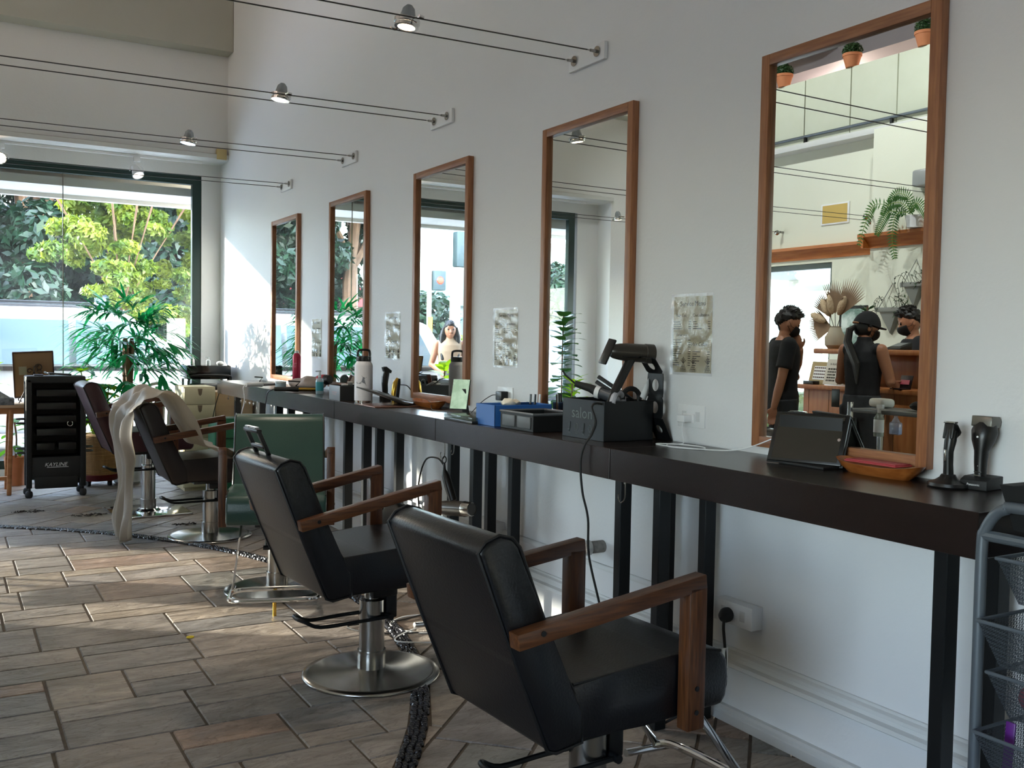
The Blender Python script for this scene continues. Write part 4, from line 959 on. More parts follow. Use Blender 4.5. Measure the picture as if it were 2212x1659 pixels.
# hanging dryer, upside down
t = thing('hanging_hair_dryer', 'black and bronze hair dryer hanging from a hook under the tables', 'hair dryer', (-.37, 4.12, .77))
b = MB(); b.tube([(0 + .011 * math.cos(a), 0, -.005 + .016 * math.sin(a)) for a in np.linspace(0, 6.28, 14)[:-1]], .003, 6, closed=True); b.tube([(0, 0, -.02), (.0, -.002, -.05), (.004, -.01, -.08), (.012, -.03, -.13), (.022, -.055, -.19)], [.005, .008, .019, .021, .02], 14); b.build('handle', m_black, t)
b = MB(); Rx = rot_to(V((.28, -.9, .08)))
b.lathe([(0, -.13), (.018, -.13), (.03, -.08), (.036, -.02), (.036, .06), (.036, .10), (.028, .11), (.028, .13), (0, .13)], (.015, -.06, -.225), Rx, 30); b.build('barrel', m_dry, t)
b = MB(); b.lathe([(.037, .085), (.038, .09), (.032, .13), (.028, .132)], (.015, -.06, -.225), Rx, 30); b.build('silver_ring', m_steel, t)
b = MB(); b.tube(spline([(-.002, .0, -.03), (-.02, .03, .0), (-.05, .09, -.01), (-.06, .14, -.1), (-.06, .15, -.22), (-.05, .1, -.4), (-.05, .0, -.6), (0, -.1, -.76)], 8), .004, 6); b.build('cord', m_rubber, t)
# backpack and cables on the floor under the tables
b = MB(); b.sph((0, 0, .2), 1, (.15, .17, .22), 16)
for v in b.bm.verts:
    v.co += v.co.normalized() * .05 * noise.noise(v.co * 5); v.co.z = max(v.co.z, .002)
solo('black_bag', b, mat('bag_fabric', '101113', .6), 'black bag slumped under the table behind the second chair', 'bag', (-.22, 4.98, 0))
b = MB(); b.bb((-.1, -.08, 0), (.1, .08, .03), .004); b.bb((-.09, -.07, .031), (.09, .07, .05), .003); solo('black_box', b, m_blackm, 'low black box under the table beside the black bag', 'box', (-.18, 4.62, .0))
for k, (pts, m, lab) in enumerate((([(-.35, 4.22, .006), (-.5, 4.25, .006), (-.62, 4.15, .006), (-.55, 3.98, .006), (-.3, 3.9, .006)], m_white, 'white cable loop on the floor under the tables'),
                  ([(-.25, 4.3, .01), (-.55, 4.2, .007), (-.8, 4.22, .007), (-.72, 4.05, .007), (-.45, 3.95, .007), (-.2, 3.85, .007)], m_rubber, 'black cable snaking over the floor beside the second chair base'),
                  ([(-.2, 3.75, .007), (-.45, 3.78, .007), (-.7, 3.9, .012), (-.5, 4.05, .012), (-.22, 4.1, .007)], m_white, 'second white cable crossing the pebble border'))):
    b = MB(); b.tube(spline(pts, 10), .0035, 6); solo('floor_cable', b, m, lab, 'cable')
t = thing('power_strip', 'white power strip with black plug on the floor under the tables', 'power strip', (-.36, 4.22, 0))
b = MB(); b.bb((-.03, -.09, .0), (.03, .09, .03), .006); b.build('strip_body', m_white, t)
b = MB(); b.bb((-.02, -.03, .03), (.02, .02, .06), .006); b.build('plug', m_rubber, t)
# ---------------------------------------------------------------- mesh basket trolley at the right edge
t = thing('basket_trolley', 'grey metal trolley with mesh baskets at the right edge of the picture', 'trolley', (-.42, 1.335, 0))
b = MB()
b.tube(spline([(0, 0, .04), (0, 0, .3), (0, 0, .60), (0, 0, .88), (0, -.006, .925), (0, -.03, .965), (0, -.055, .98), (0, -.08, .985), (0, -.33, .985), (0, -.385, .96), (0, -.41, .88), (0, -.41, .04)], 5), .0125, 12)
b.tube(spline([(.36, 0, .04), (.36, 0, .3), (.36, 0, .60), (.36, 0, .88), (.36, -.03, .965), (.36, -.08, .985), (.36, -.33, .985), (.36, -.385, .96), (.36, -.41, .88), (.36, -.41, .04)], 5), .0125, 12)
b.tube([(0, 0, .915), (0, -.41, .915)], .012, 10); b.tube([(.36, 0, .915), (.36, -.41, .915)], .012, 10)
b.tube([(0, -.01, .06), (.36, -.01, .06)], .008, 8); b.tube([(0, -.40, .06), (.36, -.40, .06)], .008, 8); b.build('trolley_frame', m_gmetal, t)
for i, (x, y) in enumerate(((0, 0), (0, -.41), (.36, 0), (.36, -.41))):
    b = MB(); b.lathe([(0, -.008), (.022, -.008), (.024, 0), (.022, .008), (0, .008)], (x, y, .024), rot_to(V((1, .4, 0))), 20); b.build('caster', m_rubber, t)
meshm = bpy.data.materials.new('wire_mesh'); meshm.use_nodes = True; nt = meshm.node_tree; pbm = nt.nodes['Principled BSDF']; pbm.inputs['Base Color'].default_value = (*rgb('50565c'), 1); pbm.inputs['Metallic'].default_value = .5; pbm.inputs['Roughness'].default_value = .4
tcm = nt.nodes.new('ShaderNodeTexCoord'); mpm = nt.nodes.new('ShaderNodeMapping'); mpm.inputs['Rotation'].default_value = (.6, .7, .785); mpm.inputs['Scale'].default_value = (300, 300, 300); nt.links.new(tcm.outputs['Object'], mpm.inputs[0])
ck = nt.nodes.new('ShaderNodeTexChecker'); ck.inputs['Scale'].default_value = 1; nt.links.new(mpm.outputs[0], ck.inputs[0]); trm = nt.nodes.new('ShaderNodeBsdfTransparent'); mxm = nt.nodes.new('ShaderNodeMixShader')
mthm = nt.nodes.new('ShaderNodeMath'); mthm.operation = 'MULTIPLY'; mthm.inputs[1].default_value = .75; nt.links.new(ck.outputs['Fac'], mthm.inputs[0]); nt.links.new(mthm.outputs[0], mxm.inputs[0]); nt.links.new(pbm.outputs[0], mxm.inputs[1]); nt.links.new(trm.outputs[0], mxm.inputs[2]); nt.links.new(mxm.outputs[0], nt.nodes['Material Output'].inputs[0])
for k, (z, off) in enumerate(((.865, .02), (.735, -.04), (.615, .0), (.49, -.04))):
    x0, x1, y0, y1 = off + .0, .34, -.395, -.022; tp = .04
    b = MB(); vs = [(x0, y0, z), (x1, y0, z), (x1, y1, z), (x0, y1, z), (x0 + tp, y0 + .02, z - .1), (x1 - .02, y0 + .02, z - .1), (x1 - .02, y1 - .03, z - .1), (x0 + tp, y1 - .03, z - .1)]
    b.vf(vs, [(0, 1, 5, 4), (1, 2, 6, 5), (2, 3, 7, 6), (3, 0, 4, 7), (4, 5, 6, 7)]); bk = b.build('mesh_basket', meshm, t, False)
    b = MB(); b.tube(vs[:4], .0045, 8, closed=True); b.build('basket_rim', m_gmetal, bk)
b = MB(); vs = [(0, 0), (0, -.33), (.28, -.33), (.28, 0)]
V8 = [(x - .01, y, .10) for x, y in vs] + [(x * .86 + .015, y * .9 - .02, .0) for x, y in vs] 
b.vf(V8 + [(x * .93 + .008, y * .95 - .01, .095) for x, y in vs] + [(x * .84 + .02, y * .88 - .03, .004) for x, y in vs], [(0, 1, 5, 4), (1, 2, 6, 5), (2, 3, 7, 6), (3, 0, 4, 7), (4, 5, 6, 7), (8, 9, 13, 12), (9, 10, 14, 13), (10, 11, 15, 14), (11, 8, 12, 15), (12, 13, 14, 15), (0, 1, 9, 8), (1, 2, 10, 9), (2, 3, 11, 10), (3, 0, 8, 11)])
solo('black_bin', b, m_blackm, 'open black plastic bin on top of the mesh basket trolley', 'bin', (-.40, 1.305, .93), smooth=False)
def item(name, b, m, label, cat, loc, rz=0): return solo(name, b, m, label, cat, loc, rz)
b = MB(); b.bb((-.05, -.06, 0), (.05, .06, .075), .004); item('paper_box', b, mat('pale_blue_box', '9aa0ae', .6), 'pale box inside the third mesh basket', 'box', (-.28, 1.18, .522))
b = MB(); b.sph((0, 0, .03), .03); item('pink_sponge', b, mat('pink_foam', 'a04858', .7), 'round pink sponge in the third mesh basket', 'sponge', (-.32, 1.265, .522))
b = MB(); b.sph((0, 0, .045), 1, (.05, .06, .045), 10); item('black_pouch', b, m_blackm, 'black pouch in the second mesh basket', 'pouch', (-.33, 1.20, .64))
b = MB(); b.bar((0, 0, 0), (.01, .0, .11), .022, .006, .002); item('purple_clip', b, mat('purple_plastic', '5a1c74', .35), 'purple sectioning clip in the lowest mesh basket', 'clip', (-.40, 1.27, .402))
b = MB(); b.bar((0, 0, 0), (.0, .0, .095), .018, .008, .002); item('blue_clip', b, m_blue, 'blue sectioning clip in the lowest mesh basket', 'clip', (-.37, 1.235, .402))
# ---------------------------------------------------------------- far end of the room
t = thing('salon_trolley', 'tall black tool trolley on casters with small white lettering near its foot', 'trolley', (-1.61, 8.78, 0), math.radians(0))
b = MB()
for s in (-1, 1):
    b.bb((s * .2 - .022, -.085, .08), (s * .2 + .022, -.045, .96), .008); b.bb((s * .2 - .02, .13, .08), (s * .2 + .02, .16, .96), .006); b.bb((s * .2 - .008, -.06, .16), (s * .2 + .008, .15, .94))
b.bb((-.22, -.085, .925), (.22, .165, .985), .012, 3); b.bb((-.18, -.08, .15), (.18, .15, .33), .004); b.bb((-.16, -.088, .075), (.16, -.06, .17), .012)
b.bb((-.18, .12, .3), (.18, .14, .93))
b.build('trolley_frame', m_blackm, t)
for k, z in enumerate((.82, .715, .61, .505, .39)):
    b = MB()
    if k < 4: b.bb((-.145, -.095, z), (.145, .11, z + .055), .006)
    else: b.bb((-.145, -.095, z), (-.015, .11, z + .055), .006); b.bb((.015, -.095, z), (.145, .11, z + .055), .006)
    b.build('drawer_tray', mat('satin_black', '101112', .3), t)
for x in (-.2, .2):
    for y in (-.065, .145):
        b = MB(); b.lathe([(0, -.02), (.026, -.02), (.03, -.012), (.03, .012), (.026, .02), (0, .02)], (x, y, .031), rot_to(V((1, -.5, 0))), 20); b.cyl((x, y, .05), (x, y, .09), .008, n=8); b.build('caster', m_rubber, t)
for s in (-1, 1):
    for z in (.60, .36):
        b = MB()
        for dz in (0, .035): b.tube([(s * .24 + .045 * math.cos(a), .03 + .045 * math.sin(a), z + dz) for a in np.linspace(0, 6.28, 18)[:-1]], .006, 6, closed=True)
        b.build('tool_holder', m_black, t)
text('KAYLINE', .042, m_white, t, (-.005, -.0815, .255), facing((0, -1, 0)), .0004, shear=.3)
b = MB(); b.bb((-.07, -.082, .245), (.09, -.0805, .249)); b.build('logo_underline', m_white, t)
b = MB(); b.tube([(.10 + .02 * math.cos(a), -.098, .60 + .02 * math.sin(a)) for a in np.linspace(2.2, 7.2, 14)], .003, 6); b.build('drawer_ring', m_chrome, t)
b = MB(); b.bar((-.06, -.02, .02), (.12, .0, .008), .025, .016, .003); b.bar((-.04, -.03, .012), (-.08, .0, .03), .02, .01); b.bb((-.16, -.04, 0), (-.09, .03, .012), .003)
solo('clip_pile', b, mat('dark_steel2', '4b4c4e', .3, .7), 'steel and black tools lying on top of the black trolley', 'hair tool', (-1.61, 8.78, .985))
# wooden side table, easel picture
m_tbl = woodmat('table_wood', 'a5683e', 'bd8352', 4, .4, (1, 12, 12))
t = thing('side_table', 'wooden table with splayed legs at the left edge, behind the black trolley', 'table', (-2.15, 9.15, 0))
b = MB(); b.bb((-.45, -.22, .715), (.52, .22, .74), .006); b.build('table_top', mat('pale_wood', 'c8a78a', .5), t)
b = MB(); b.bb((-.42, -.19, .665), (.48, -.17, .715)); b.bb((-.42, .17, .665), (.48, .19, .715)); b.bb((-.42, -.19, .665), (-.40, .19, .715)); b.bb((.46, -.19, .665), (.48, .19, .715)); b.build('apron', m_tbl, t)
for x, y in ((-.40, -.18), (.23, -.18), (-.40, .18), (.23, .18)):
    b = MB(); b.bar((x, y, .70), (x - .02, y, 0), .035, .035, .003); b.build('leg', m_tbl, t)
b = MB(); b.bb((-.4, -.02, .1), (.24, .02, .13)); b.build('stretcher', m_tbl, t)
t = thing('easel_picture', 'brown-backed framed board on a scrolled iron easel, facing the window', 'picture', (-1.735, 9.2, .74))
Rb = M.Rotation(math.radians(9), 3, 'X') @ M.Rotation(math.radians(-3), 3, 'Y')
b = MB(); b.box((0, .03, .24), (.30, .012, .38), Rb); b.build('backing_board', mat('kraft_board', '7a5c40', .8, nscale=6, namt=.4, ncol='84664a'), t)
b = MB()
for c, s in (((0, .03, .432), (.31, .02, .012)), ((0, .03, .048), (.31, .02, .012)), ((-.152, .03, .24), (.010, .02, .38)), ((.152, .03, .24), (.010, .02, .38))): b.box(Rb @ (V(c) - V((0, .03, .24))) + V((0, .03, .24)), s, Rb)
b.build('frame_edge', mat('dark_frame', '3a1e12', .4), t)
b = MB(); b.box((-.085, .018, .27), (.06, .002, .07), Rb); b.build('paper_label', mat('grey_label', '8f8878', .7), t)
b = MB()
sc = lambda cx, cz, r, a0, a1, s=1: [(cx + r * (1 - .55 * k / 12) * math.cos(a0 + (a1 - a0) * k / 12), -.0, cz + r * (1 - .55 * k / 12) * math.sin(a0 + (a1 - a0) * k / 12)) for k in range(13)]
for P in (sc(.035, .30, .03, PI, -1.6 * PI / 1), sc(-.035, .27, .022, 0, 1.9 * PI), sc(.04, .262, .022, PI, -.9 * PI), [(0, 0, .31), (0, 0, .2)], [(0, 0, .26), (-.12, -.05, .0)], [(0, 0, .26), (.12, -.05, .0)], sc(-.10, .03, .03, -.5, 5.2)): b.tube(P, .005, 6)
b.build('iron_easel', mat('wrought_iron', '2c1c16', .5, .3), t)
t = thing('magazine_rack', 'grey printed box with a folded newspaper at the left edge of the table', 'box', (-2.06, 9.02, .74))
b = MB(); b.bb((-.12, -.08, 0), (.16, .08, .055), .003); b.build('box_body', mat('grey_print', '8e9094', .5, nscale=30, namt=.1, ncol='5c5e62'), t)
b = MB(); b.prism([(-.12, .056), (.14, .056), (.06, .11), (-.02, .2), (-.12, .2)], -.05, -.04, 'y'); b.build('newspaper', mat('newsprint', '8b8a86', .8, nscale=25, namt=.1, ncol='b5b4b0'), t)
# plants -----------------------------------------------------------
m_palmleaf = leafmat('palm_leaf', '0c6b3c', '1d8f4e', .5, .3)
m_ygreen = leafmat('yellow_green_leaf', '7fae18', 'a8cc2a', .55, .4)
m_bgreen = leafmat('bright_leaf', '4f8a1a', '6aa828', .55, .4)
m_fid = leafmat('fiddle_leaf', '2f5a26', '44702e', .4, .3)
m_bark = mat('bark', '5b4331', .85, nscale=14, namt=.2, ncol='7a5d45', bump=.6, stretch=(1, 1, .3))
def blade(base, d, L, W, droop, n=4, up=UP):
    """curved tapering leaf as a strip of quads"""
    d = V(d).normalized(); s = d.cross(up); s = s.normalized() if s.length > .01 else V((1, 0, 0)); out = []; p = V(base); q0 = None
    for k in range(n + 1):
        f = k / n; w = W * math.sin(PI * min(1, .12 + .88 * f)) ** .8 * .5
        if k == n: w = .0005
        a, c = p + s * w, p - s * w
        if q0: out.append([list(q0[0]), list(a), list(c), list(q0[1])])
        q0 = (a, c); d = (d + V((0, 0, -droop / n))).normalized(); p = p + d * (L / n)
    return out
t = thing('potted_palm', 'tall artificial green palm tree standing before the shop window', 'plant', (-.975, 9.30, 0))
b = MB(); b.lathe([(0, 0), (.10, 0), (.115, .02), (.12, .27), (.11, .28), (.105, .26), (0, .25)], n=32); b.build('planter', mat('silver_pot', 'c4c8cc', .3, .5), t)
b = MB()
for dx, dy, a in ((.0, .0, .03), (.05, .02, -.03), (-.03, .03, .01)):
    b.tube(spline([(dx, dy, .25), (dx + a, dy, .6), (dx * .6, dy, 1.0), (dx * .4 - a * .6, dy, 1.3)], 5), [.022] * 15 + [.014], 8)
b.build('trunk', m_bark, t)
rr = random.Random(21); Q = []
for i in range(135):
    z = rr.choice((rr.uniform(.65, 1.0), rr.uniform(.95, 1.4), rr.uniform(1.15, 1.42))); a = rr.uniform(0, 2 * PI); el = rr.uniform(-.1, .7) + (.35 if z > 1.3 else 0)
    d0 = V((math.cos(a), math.sin(a), el)).normalized(); L0 = rr.uniform(.2, .5) * (1 if .8 < z < 1.45 else .7)
    c = V((.01, .0, z)) ; p = c + d0 * L0 * .75; s = d0.cross(UP).normalized(); upv = s.cross(d0)
    for k in range(rr.randint(7, 10)):
        an = rr.uniform(-1.05, 1.05); dd = (d0 * math.cos(an) + s * math.sin(an) + upv * rr.uniform(-.3, .3)).normalized()
        Q += blade(p, dd, rr.uniform(.22, .36), rr.uniform(.022, .032), rr.uniform(.5, 1.1), 4)
leafmesh('leaves', m_palmleaf, Q, t)
t = thing('basket_planter', 'yellow-green leafy plant in a rope basket pot on a red wheeled tray', 'plant', (-1.215, 9.28, 0))
b = MB(); prof = []
for k in range(27):
    z = .10 + k * .013; r = .150 + .012 * (k / 27); prof += [(r, z), (r + .008, z + .006)]
prof = [(0, .10)] + prof + [(.15, .455), (.14, .43), (0, .43)]
b.lathe(prof, n=48); b.build('rope_basket', mat('straw_rope', 'a27a4c', .85, nscale=10, namt=.25, ncol='c29c68', bump=.8, bscale=60, stretch=(6, 6, 1)), t)
b = MB(); b.lathe([(0, .05), (.15, .05), (.175, .09), (.178, .10), (.168, .105), (0, .10)], n=40); b.build('wheeled_tray', mat('dark_red_plastic', '5e1418', .35), t)
for a in (.6, 2.2, 3.8, 5.4):
    b = MB(); b.lathe([(0, -.012), (.024, -.012), (.024, .012), (0, .012)], (.12 * math.cos(a), .12 * math.sin(a), .026), rot_to(V((1, .3, 0))), 16); b.build('caster', m_rubber, t)
b = MB(); b.lathe([(0, .431), (.139, .431), (.10, .45), (0, .455)], n=24); b.build('bark_chips', mat('bark_chips', '5d3a26', .9, nscale=50, namt=.15, ncol='a67a58', bump=1), t)
rr = random.Random(5); Q = []; b = MB()
for i in range(24):
    a = rr.uniform(0, 2 * PI); h = rr.choice((.10, .18, .26, .34, .42, .5)) if i > 1 else .58; tip = V((math.cos(a) * .1 - .02, math.sin(a) * .08, .44 + h * .9)); base = V((math.cos(a) * .05, math.sin(a) * .05, .44))
    if i < 3: tip = V((-.15 + .02 * i, -.03, 1.0 - .09 * i))
    b.tube([base, (base + tip) / 2 + V((.01, 0, 0)), tip], .005, 6)
    for k in range(9):
        an = k * 2 * PI / 9 + rr.random(); Q += blade(tip, (math.cos(an), math.sin(an), .5 - (.5 if i > 2 else -.3)), rr.uniform(.11, .18), .05, .8, 4)
b.build('stems', mat('green_stem', '6d8c2e', .6), t); leafmesh('leaves', m_ygreen, Q, t)
def leafy(name, label, loc, potr, poth, potm, h, nl, L, W, m, seed, cat='plant', spread=.12, base=0, el=.3):
    t = thing(name, label, cat, loc); rr = random.Random(seed)
    b = MB(); b.lathe([(0, base), (potr * .8, base), (potr, base + poth), (potr * .9, base + poth), (potr * .88, base + poth * .9), (0, base + poth * .9)], n=28); b.build('plant_pot', potm, t)
    b = MB(); b.tube(spline([(0, 0, base + poth * .85), (.01, .0, base + poth + h * .5), (-.005, .01, base + poth + h)], 4), .008, 8); b.build('stem', m_bark, t)
    Q = []
    for i in range(nl):
        f = (i + .5) / nl; a = i * 2.4 + rr.uniform(-.3, .3); p = V((math.cos(a) * .02, math.sin(a) * .02, base + poth + h * (.15 + .85 * f)))
        Q += blade(p, (math.cos(a), math.sin(a), el + .9 * f), L * rr.uniform(.8, 1.15), W, .9, 5)
    leafmesh('leaves', m, Q, t); return t
leafy('leafy_plant', 'bright green broad-leaved plant half hidden behind the black trolley, left side', (-1.86, 9.55, 0), .09, .25, m_terra, .30, 12, .22, .075, m_bgreen, 3, el=-.2)
leafy('small_cactus_pot', 'small dark green square pot with a spiky plant on the floor by the table leg', (-1.80, 9.62, 0), .045, .08, mat('olive_pot', '2e3420', .6), .1, 8, .07, .014, m_succ, 8)
leafy('small_cactus_pot', 'small black pot with a plant on the floor, half behind the black trolley', (-1.67, 9.66, 0), .04, .07, m_blackm, .06, 6, .06, .02, m_succ, 9)
leafy('fiddle_leaf_fig', 'tall dark green fiddle-leaf plant in the left corner, seen in the second nearest mirror', (-3.76, 9.42, 0), .16, .34, m_white, 1.32, 54, .24, .17, m_fid, 4, el=.05)
leafy('leafy_plant', 'bright green leafy plant beside the tall fiddle-leaf plant, seen mirrored', (-3.62, 9.0, 0), .13, .3, m_terra, .62, 34, .26, .06, m_ygreen, 14, el=.1)
leafy('young_fiddle_leaf', 'small bright fiddle-leaf cutting seen in the middle mirror', (-2.12, 9.12, .74), .05, .10, m_black, .24, 8, .19, .14, m_ygreen, 6, el=.5)
# cream drawers, cabinet behind far table, black tray trolley, plastic chair, green bin
m_cream = mat('cream_laminate', 'cfc4a2', .5)
t = thing('drawer_unit', 'cream drawer unit with scooped drawer pulls beside the far table end', 'drawers', (-.50, 8.78, 0))
b = MB(); b.bb((-.135, -.18, .03), (.13, .18, .895), .003); b.bb((-.12, -.165, 0), (.12, .165, .03)); b.build('body', m_cream, t)
for k in range(6):
    z = .745 - k * .142
    b = MB(); b.bb((-.13, -.193, z), (.125, -.181, z + .137), .003); dw = b.build('drawer', m_cream, t)
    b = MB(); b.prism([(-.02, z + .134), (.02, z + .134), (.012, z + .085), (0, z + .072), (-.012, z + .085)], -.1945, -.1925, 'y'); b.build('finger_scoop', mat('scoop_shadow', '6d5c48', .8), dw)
b = MB(); b.bb((-.35, 8.66, 0), (-.03, 9.0, .845), .003); solo('storage_cabinet', b, mat('tan_wood_panel', 'b09470', .5, nscale=4, namt=.3, ncol='bb9f7a', stretch=(1, 1, 8)), 'plain tan cabinet standing under the end of the far table', 'cabinet')
t = thing('tray_trolley', 'black tray trolley in the window corner behind the cream drawers', 'trolley', (-.26, 9.45, 0))
b = MB()
for x in (-.18, .18):
    for y in (-.13, .13): b.cyl((x, y, .03), (x, y, 1.06), .012, n=10)
b.build('posts', m_black, t)
for a_, c_ in (((-.2, -.15, .93), (.2, .15, 1.055)), ((-.19, -.14, .84), (.19, .14, .86)), ((-.19, -.14, .35), (.19, .14, .37))): b = MB(); b.bb(a_, c_, .004); b.build('tray', mat('gloss_black', '0c0c0d', .15), t)
b = MB(); b.tube(spline([(-.19, -.17, .82), (-.19, -.18, .92), (-.15, -.18, .965), (.15, -.18, .965), (.19, -.18, .92), (.19, -.17, .82)], 5), .012, 8); b.build('push_handle', m_black, t)
for k in range(7):
    b = MB(); b.cyl((-.225, -.12, .83 - k * .035), (-.20, -.12, .835 - k * .035), .012, n=12); solo('roller', b, m_chrome, 'chrome roller clipped on the side of the black tray trolley', 'roller', (-.26, 9.45, 0), 0, 'chrome rollers clipped on the tray trolley side')
t = thing('rolling_stool', 'black padded stool back in front of the tray trolley', 'stool', (-.33, 9.12, 0))
b = MB(); b.bb((-.16, -.035, .80), (.13, .035, .90), .03, 4); b.build('back_pad', mat('gloss_vinyl', '0e0e10', .2), t)
b = MB(); b.tube([(-.01, .03, .85), (-.01, .06, .7), (-.01, .04, .5)], .012, 8); b.cyl((0, 0, .04), (0, 0, .48), .025, n=14); b.build('column', m_chrome, t)
b = MB(); b.lathe([(0, .45), (.17, .45), (.18, .48), (.16, .52), (0, .53)], n=32); b.build('seat_pad', MATS['gloss_vinyl'], t)
b = MB()
for k in range(5): a = k * 2 * PI / 5; b.bar((0, 0, .06), (.16 * math.cos(a), .16 * math.sin(a), .045), .03, .02, .004); b.sph((.16 * math.cos(a), .16 * math.sin(a), .022), .022, n=8)
b.build('star_base', m_black, t)
for k, (x, y, z, r, h, m, lab) in enumerate(((-.38, 9.45, 1.055, .018, .09, m_chrome, 'clear pump bottle on the black tray trolley, left one'), (-.24, 9.43, 1.055, .02, .075, MATS['frosted'], 'clear spray bottle on the black tray trolley, middle one'))):
    b = MB(); b.lathe([(0, 0), (r, 0), (r, h * .6), (r * .4, h * .75), (r * .4, h), (0, h)], n=18); b.bb((-.03, -.004, h - .004), (.008, .004, h + .006)); solo('pump_bottle', b, m, lab, 'bottle', (x, y, z))
b = MB(); b.sph((0, 0, .02), 1, (.035, .03, .022), 10); solo('cotton_ball', b, m_white, 'white crumpled towel on the black tray trolley', 'towel', (-.13, 9.43, 1.055))
t = thing('plastic_chair', 'beige plastic garden chair against the window, behind the draped chair', 'chair', (-.62, 9.72, 0))
m_pl = mat('beige_plastic', 'a39d8c', .4); b = MB(); N = 12
arch = [(-.18 * math.cos(PI * k / N), .87 - (1 - math.sin(PI * k / N)) * .26) for k in range(N + 1)]
b.tube([(x, .16, z) for x, z in [(-.18, .42)] + arch + [(.18, .42)]], .018, 8)
for x in (-.12, -.06, 0, .06, .12): b.bar((x * .9, .16, .43), (x, .16, .84 - abs(x) * .5), .035, .008, .002, V((0, 1, 0)))
b.build('backrest', m_pl, t)
b = MB(); b.bb((-.18, -.2, .41), (.18, .18, .435), .01); b.build('seat', m_pl, t)
for x, y in ((-.16, -.18), (.16, -.18), (-.16, .16), (.16, .16)):
    b = MB(); b.bar((x, y, .41), (x * 1.1, y * 1.1, 0), .035, .035, .004); b.build('leg', m_pl, t)
t = thing('green_bin', 'green canvas bin under the pink far end of the tables', 'bin', (-.37, 8.18, 0))
b = MB(); b.prism([(-.125, 0), (.125, 0), (.13, .60), (.10, .66), (-.10, .66), (-.13, .60)], -.13, .13, 'y', bev=.02); b.build('bin_body', mat('green_canvas', '0d5c3a', .55, nscale=6, namt=.3, ncol='15704a'), t)
b = MB(); b.tube([(-.08, -.135, .62), (-.08, -.15, .5), (.08, -.15, .5), (.08, -.135, .62)], .008, 6); b.build('strap', mat('dark_green_strap', '0a3a28', .6), t)
b = MB(); b.tube(spline([(-.35, 8.55, .84), (-.40, 8.5, .7), (-.44, 8.45, .5), (-.42, 8.4, .3), (-.38, 8.45, .12), (-.3, 8.4, .01)], 6), .004, 6); solo('dangling_cable', b, m_rubber, 'thin dark cord dangling beside the green bin', 'cord')
b = MB(); b.bb((-.375, YW + .035, 1.165), (-.2, YW + .041, 1.5)); b.vf([], []); pst = solo('window_poster', b, leafmat('poster_paper', 'efe9e6', 'f2eeea', .75, .7), 'white poster with pink flowers taped to the window beside its frame', 'poster')
pst.location = (-.13 + .0, -.01, 0)
# ---------------------------------------------------------------- opposite side, seen in the mirrors
m_panelw = mat('parapet_panel', 'c4c8b4', .6, nscale=8, namt=.3, ncol='c9ccba')
for k, (y0, y1) in enumerate(((2.6, 4.25), (4.25, 4.8), (4.8, 5.34), (5.34, 5.875), (5.875, 6.39), (6.39, 6.95), (6.95, 7.5), (7.5, 8.1), (8.1, 8.7), (8.7, 9.7))):
    b = MB(); b.bb((-5.35, y0 * KO + .006, 3.41), (-5.3, y1 * KO - .006 if y1 < 9.5 else 9.70, 4.06), .003); o = b.build('trim_' + str(10 + k), m_panelw); o['kind'] = 'structure'
t = oscale(thing('loft_railing', 'grey pipe rail running along the foot of the loft parapet', 'railing', (-4.87, 5.9, 3.302)))
b = MB(); b.cyl((0, -3, .06), (0, 3.2, .06), .014, n=10); b.build('rail', m_gmetal, t)
for y in (-2, -1.0, .0, 1., 2.2): b = MB(); b.bb((-.012, y - .012, 0), (.012, y + .012, .06)); b.build('post', m_bmetal, t)
m_box = leafmat('boxwood', '1f3a1c', '2f5226', .25)
rng = np.random.default_rng(4)
for k, (y, lab) in enumerate(((7.26, 'clipped topiary in a terracotta pot on the loft parapet, leftmost in the mirror'), (6.41, 'clipped topiary in a terracotta pot on the loft parapet, middle of three'), (5.63, 'clipped topiary in a terracotta pot on the loft parapet, rightmost in the mirror'))):
    t = oscale(thing('topiary_pot', lab, 'plant', (-4.925, y, 3.917), 0, 'topiary pots on the loft parapet'))
    b = MB(); b.lathe([(0, 0), (.055, 0), (.082, .10), (.088, .10), (.088, .125), (.078, .125), (.075, .11), (0, .11)], n=28); b.build('terracotta_pot', m_terra, t)
    leafmesh('foliage', m_box, crown_quads([(0, 0, .16, .085, .085, .07)], 1500, .014, rng, aspect=1.6), t)
t = thing('vent_panel', 'yellow framed vent panel high on the opposite wall', 'vent', (-4.993, 6.61, 2.6)); oscale(t)
b = MB(); b.bb((-.0, -.17, -.10), (.012, .17, .10), .003); b.build('vent_frame', m_white, t)
b = MB(); b.bb((.0, -.15, -.085), (.014, .15, .085)); b.build('vent_panel', mat('yellow_panel', 'c8aa5e', .6), t)
for y, z, lab in ((5.38, 2.74, 'grey wall speaker above the shelf, at the right edge of the big mirror'),):
    t = thing('speaker', lab, 'speaker', (-4.707, y, z)); oscale(t); b = MB(); b.bb((0, -.09, -.07), (.10, .09, .07), .02); b.build('speaker_body', mat('speaker_grey', '8f9190', .4), t)
    b = MB(); b.bb((-.0, -.13, -.06), (.04, -.09, .06)); b.build('bracket', m_cream, t)
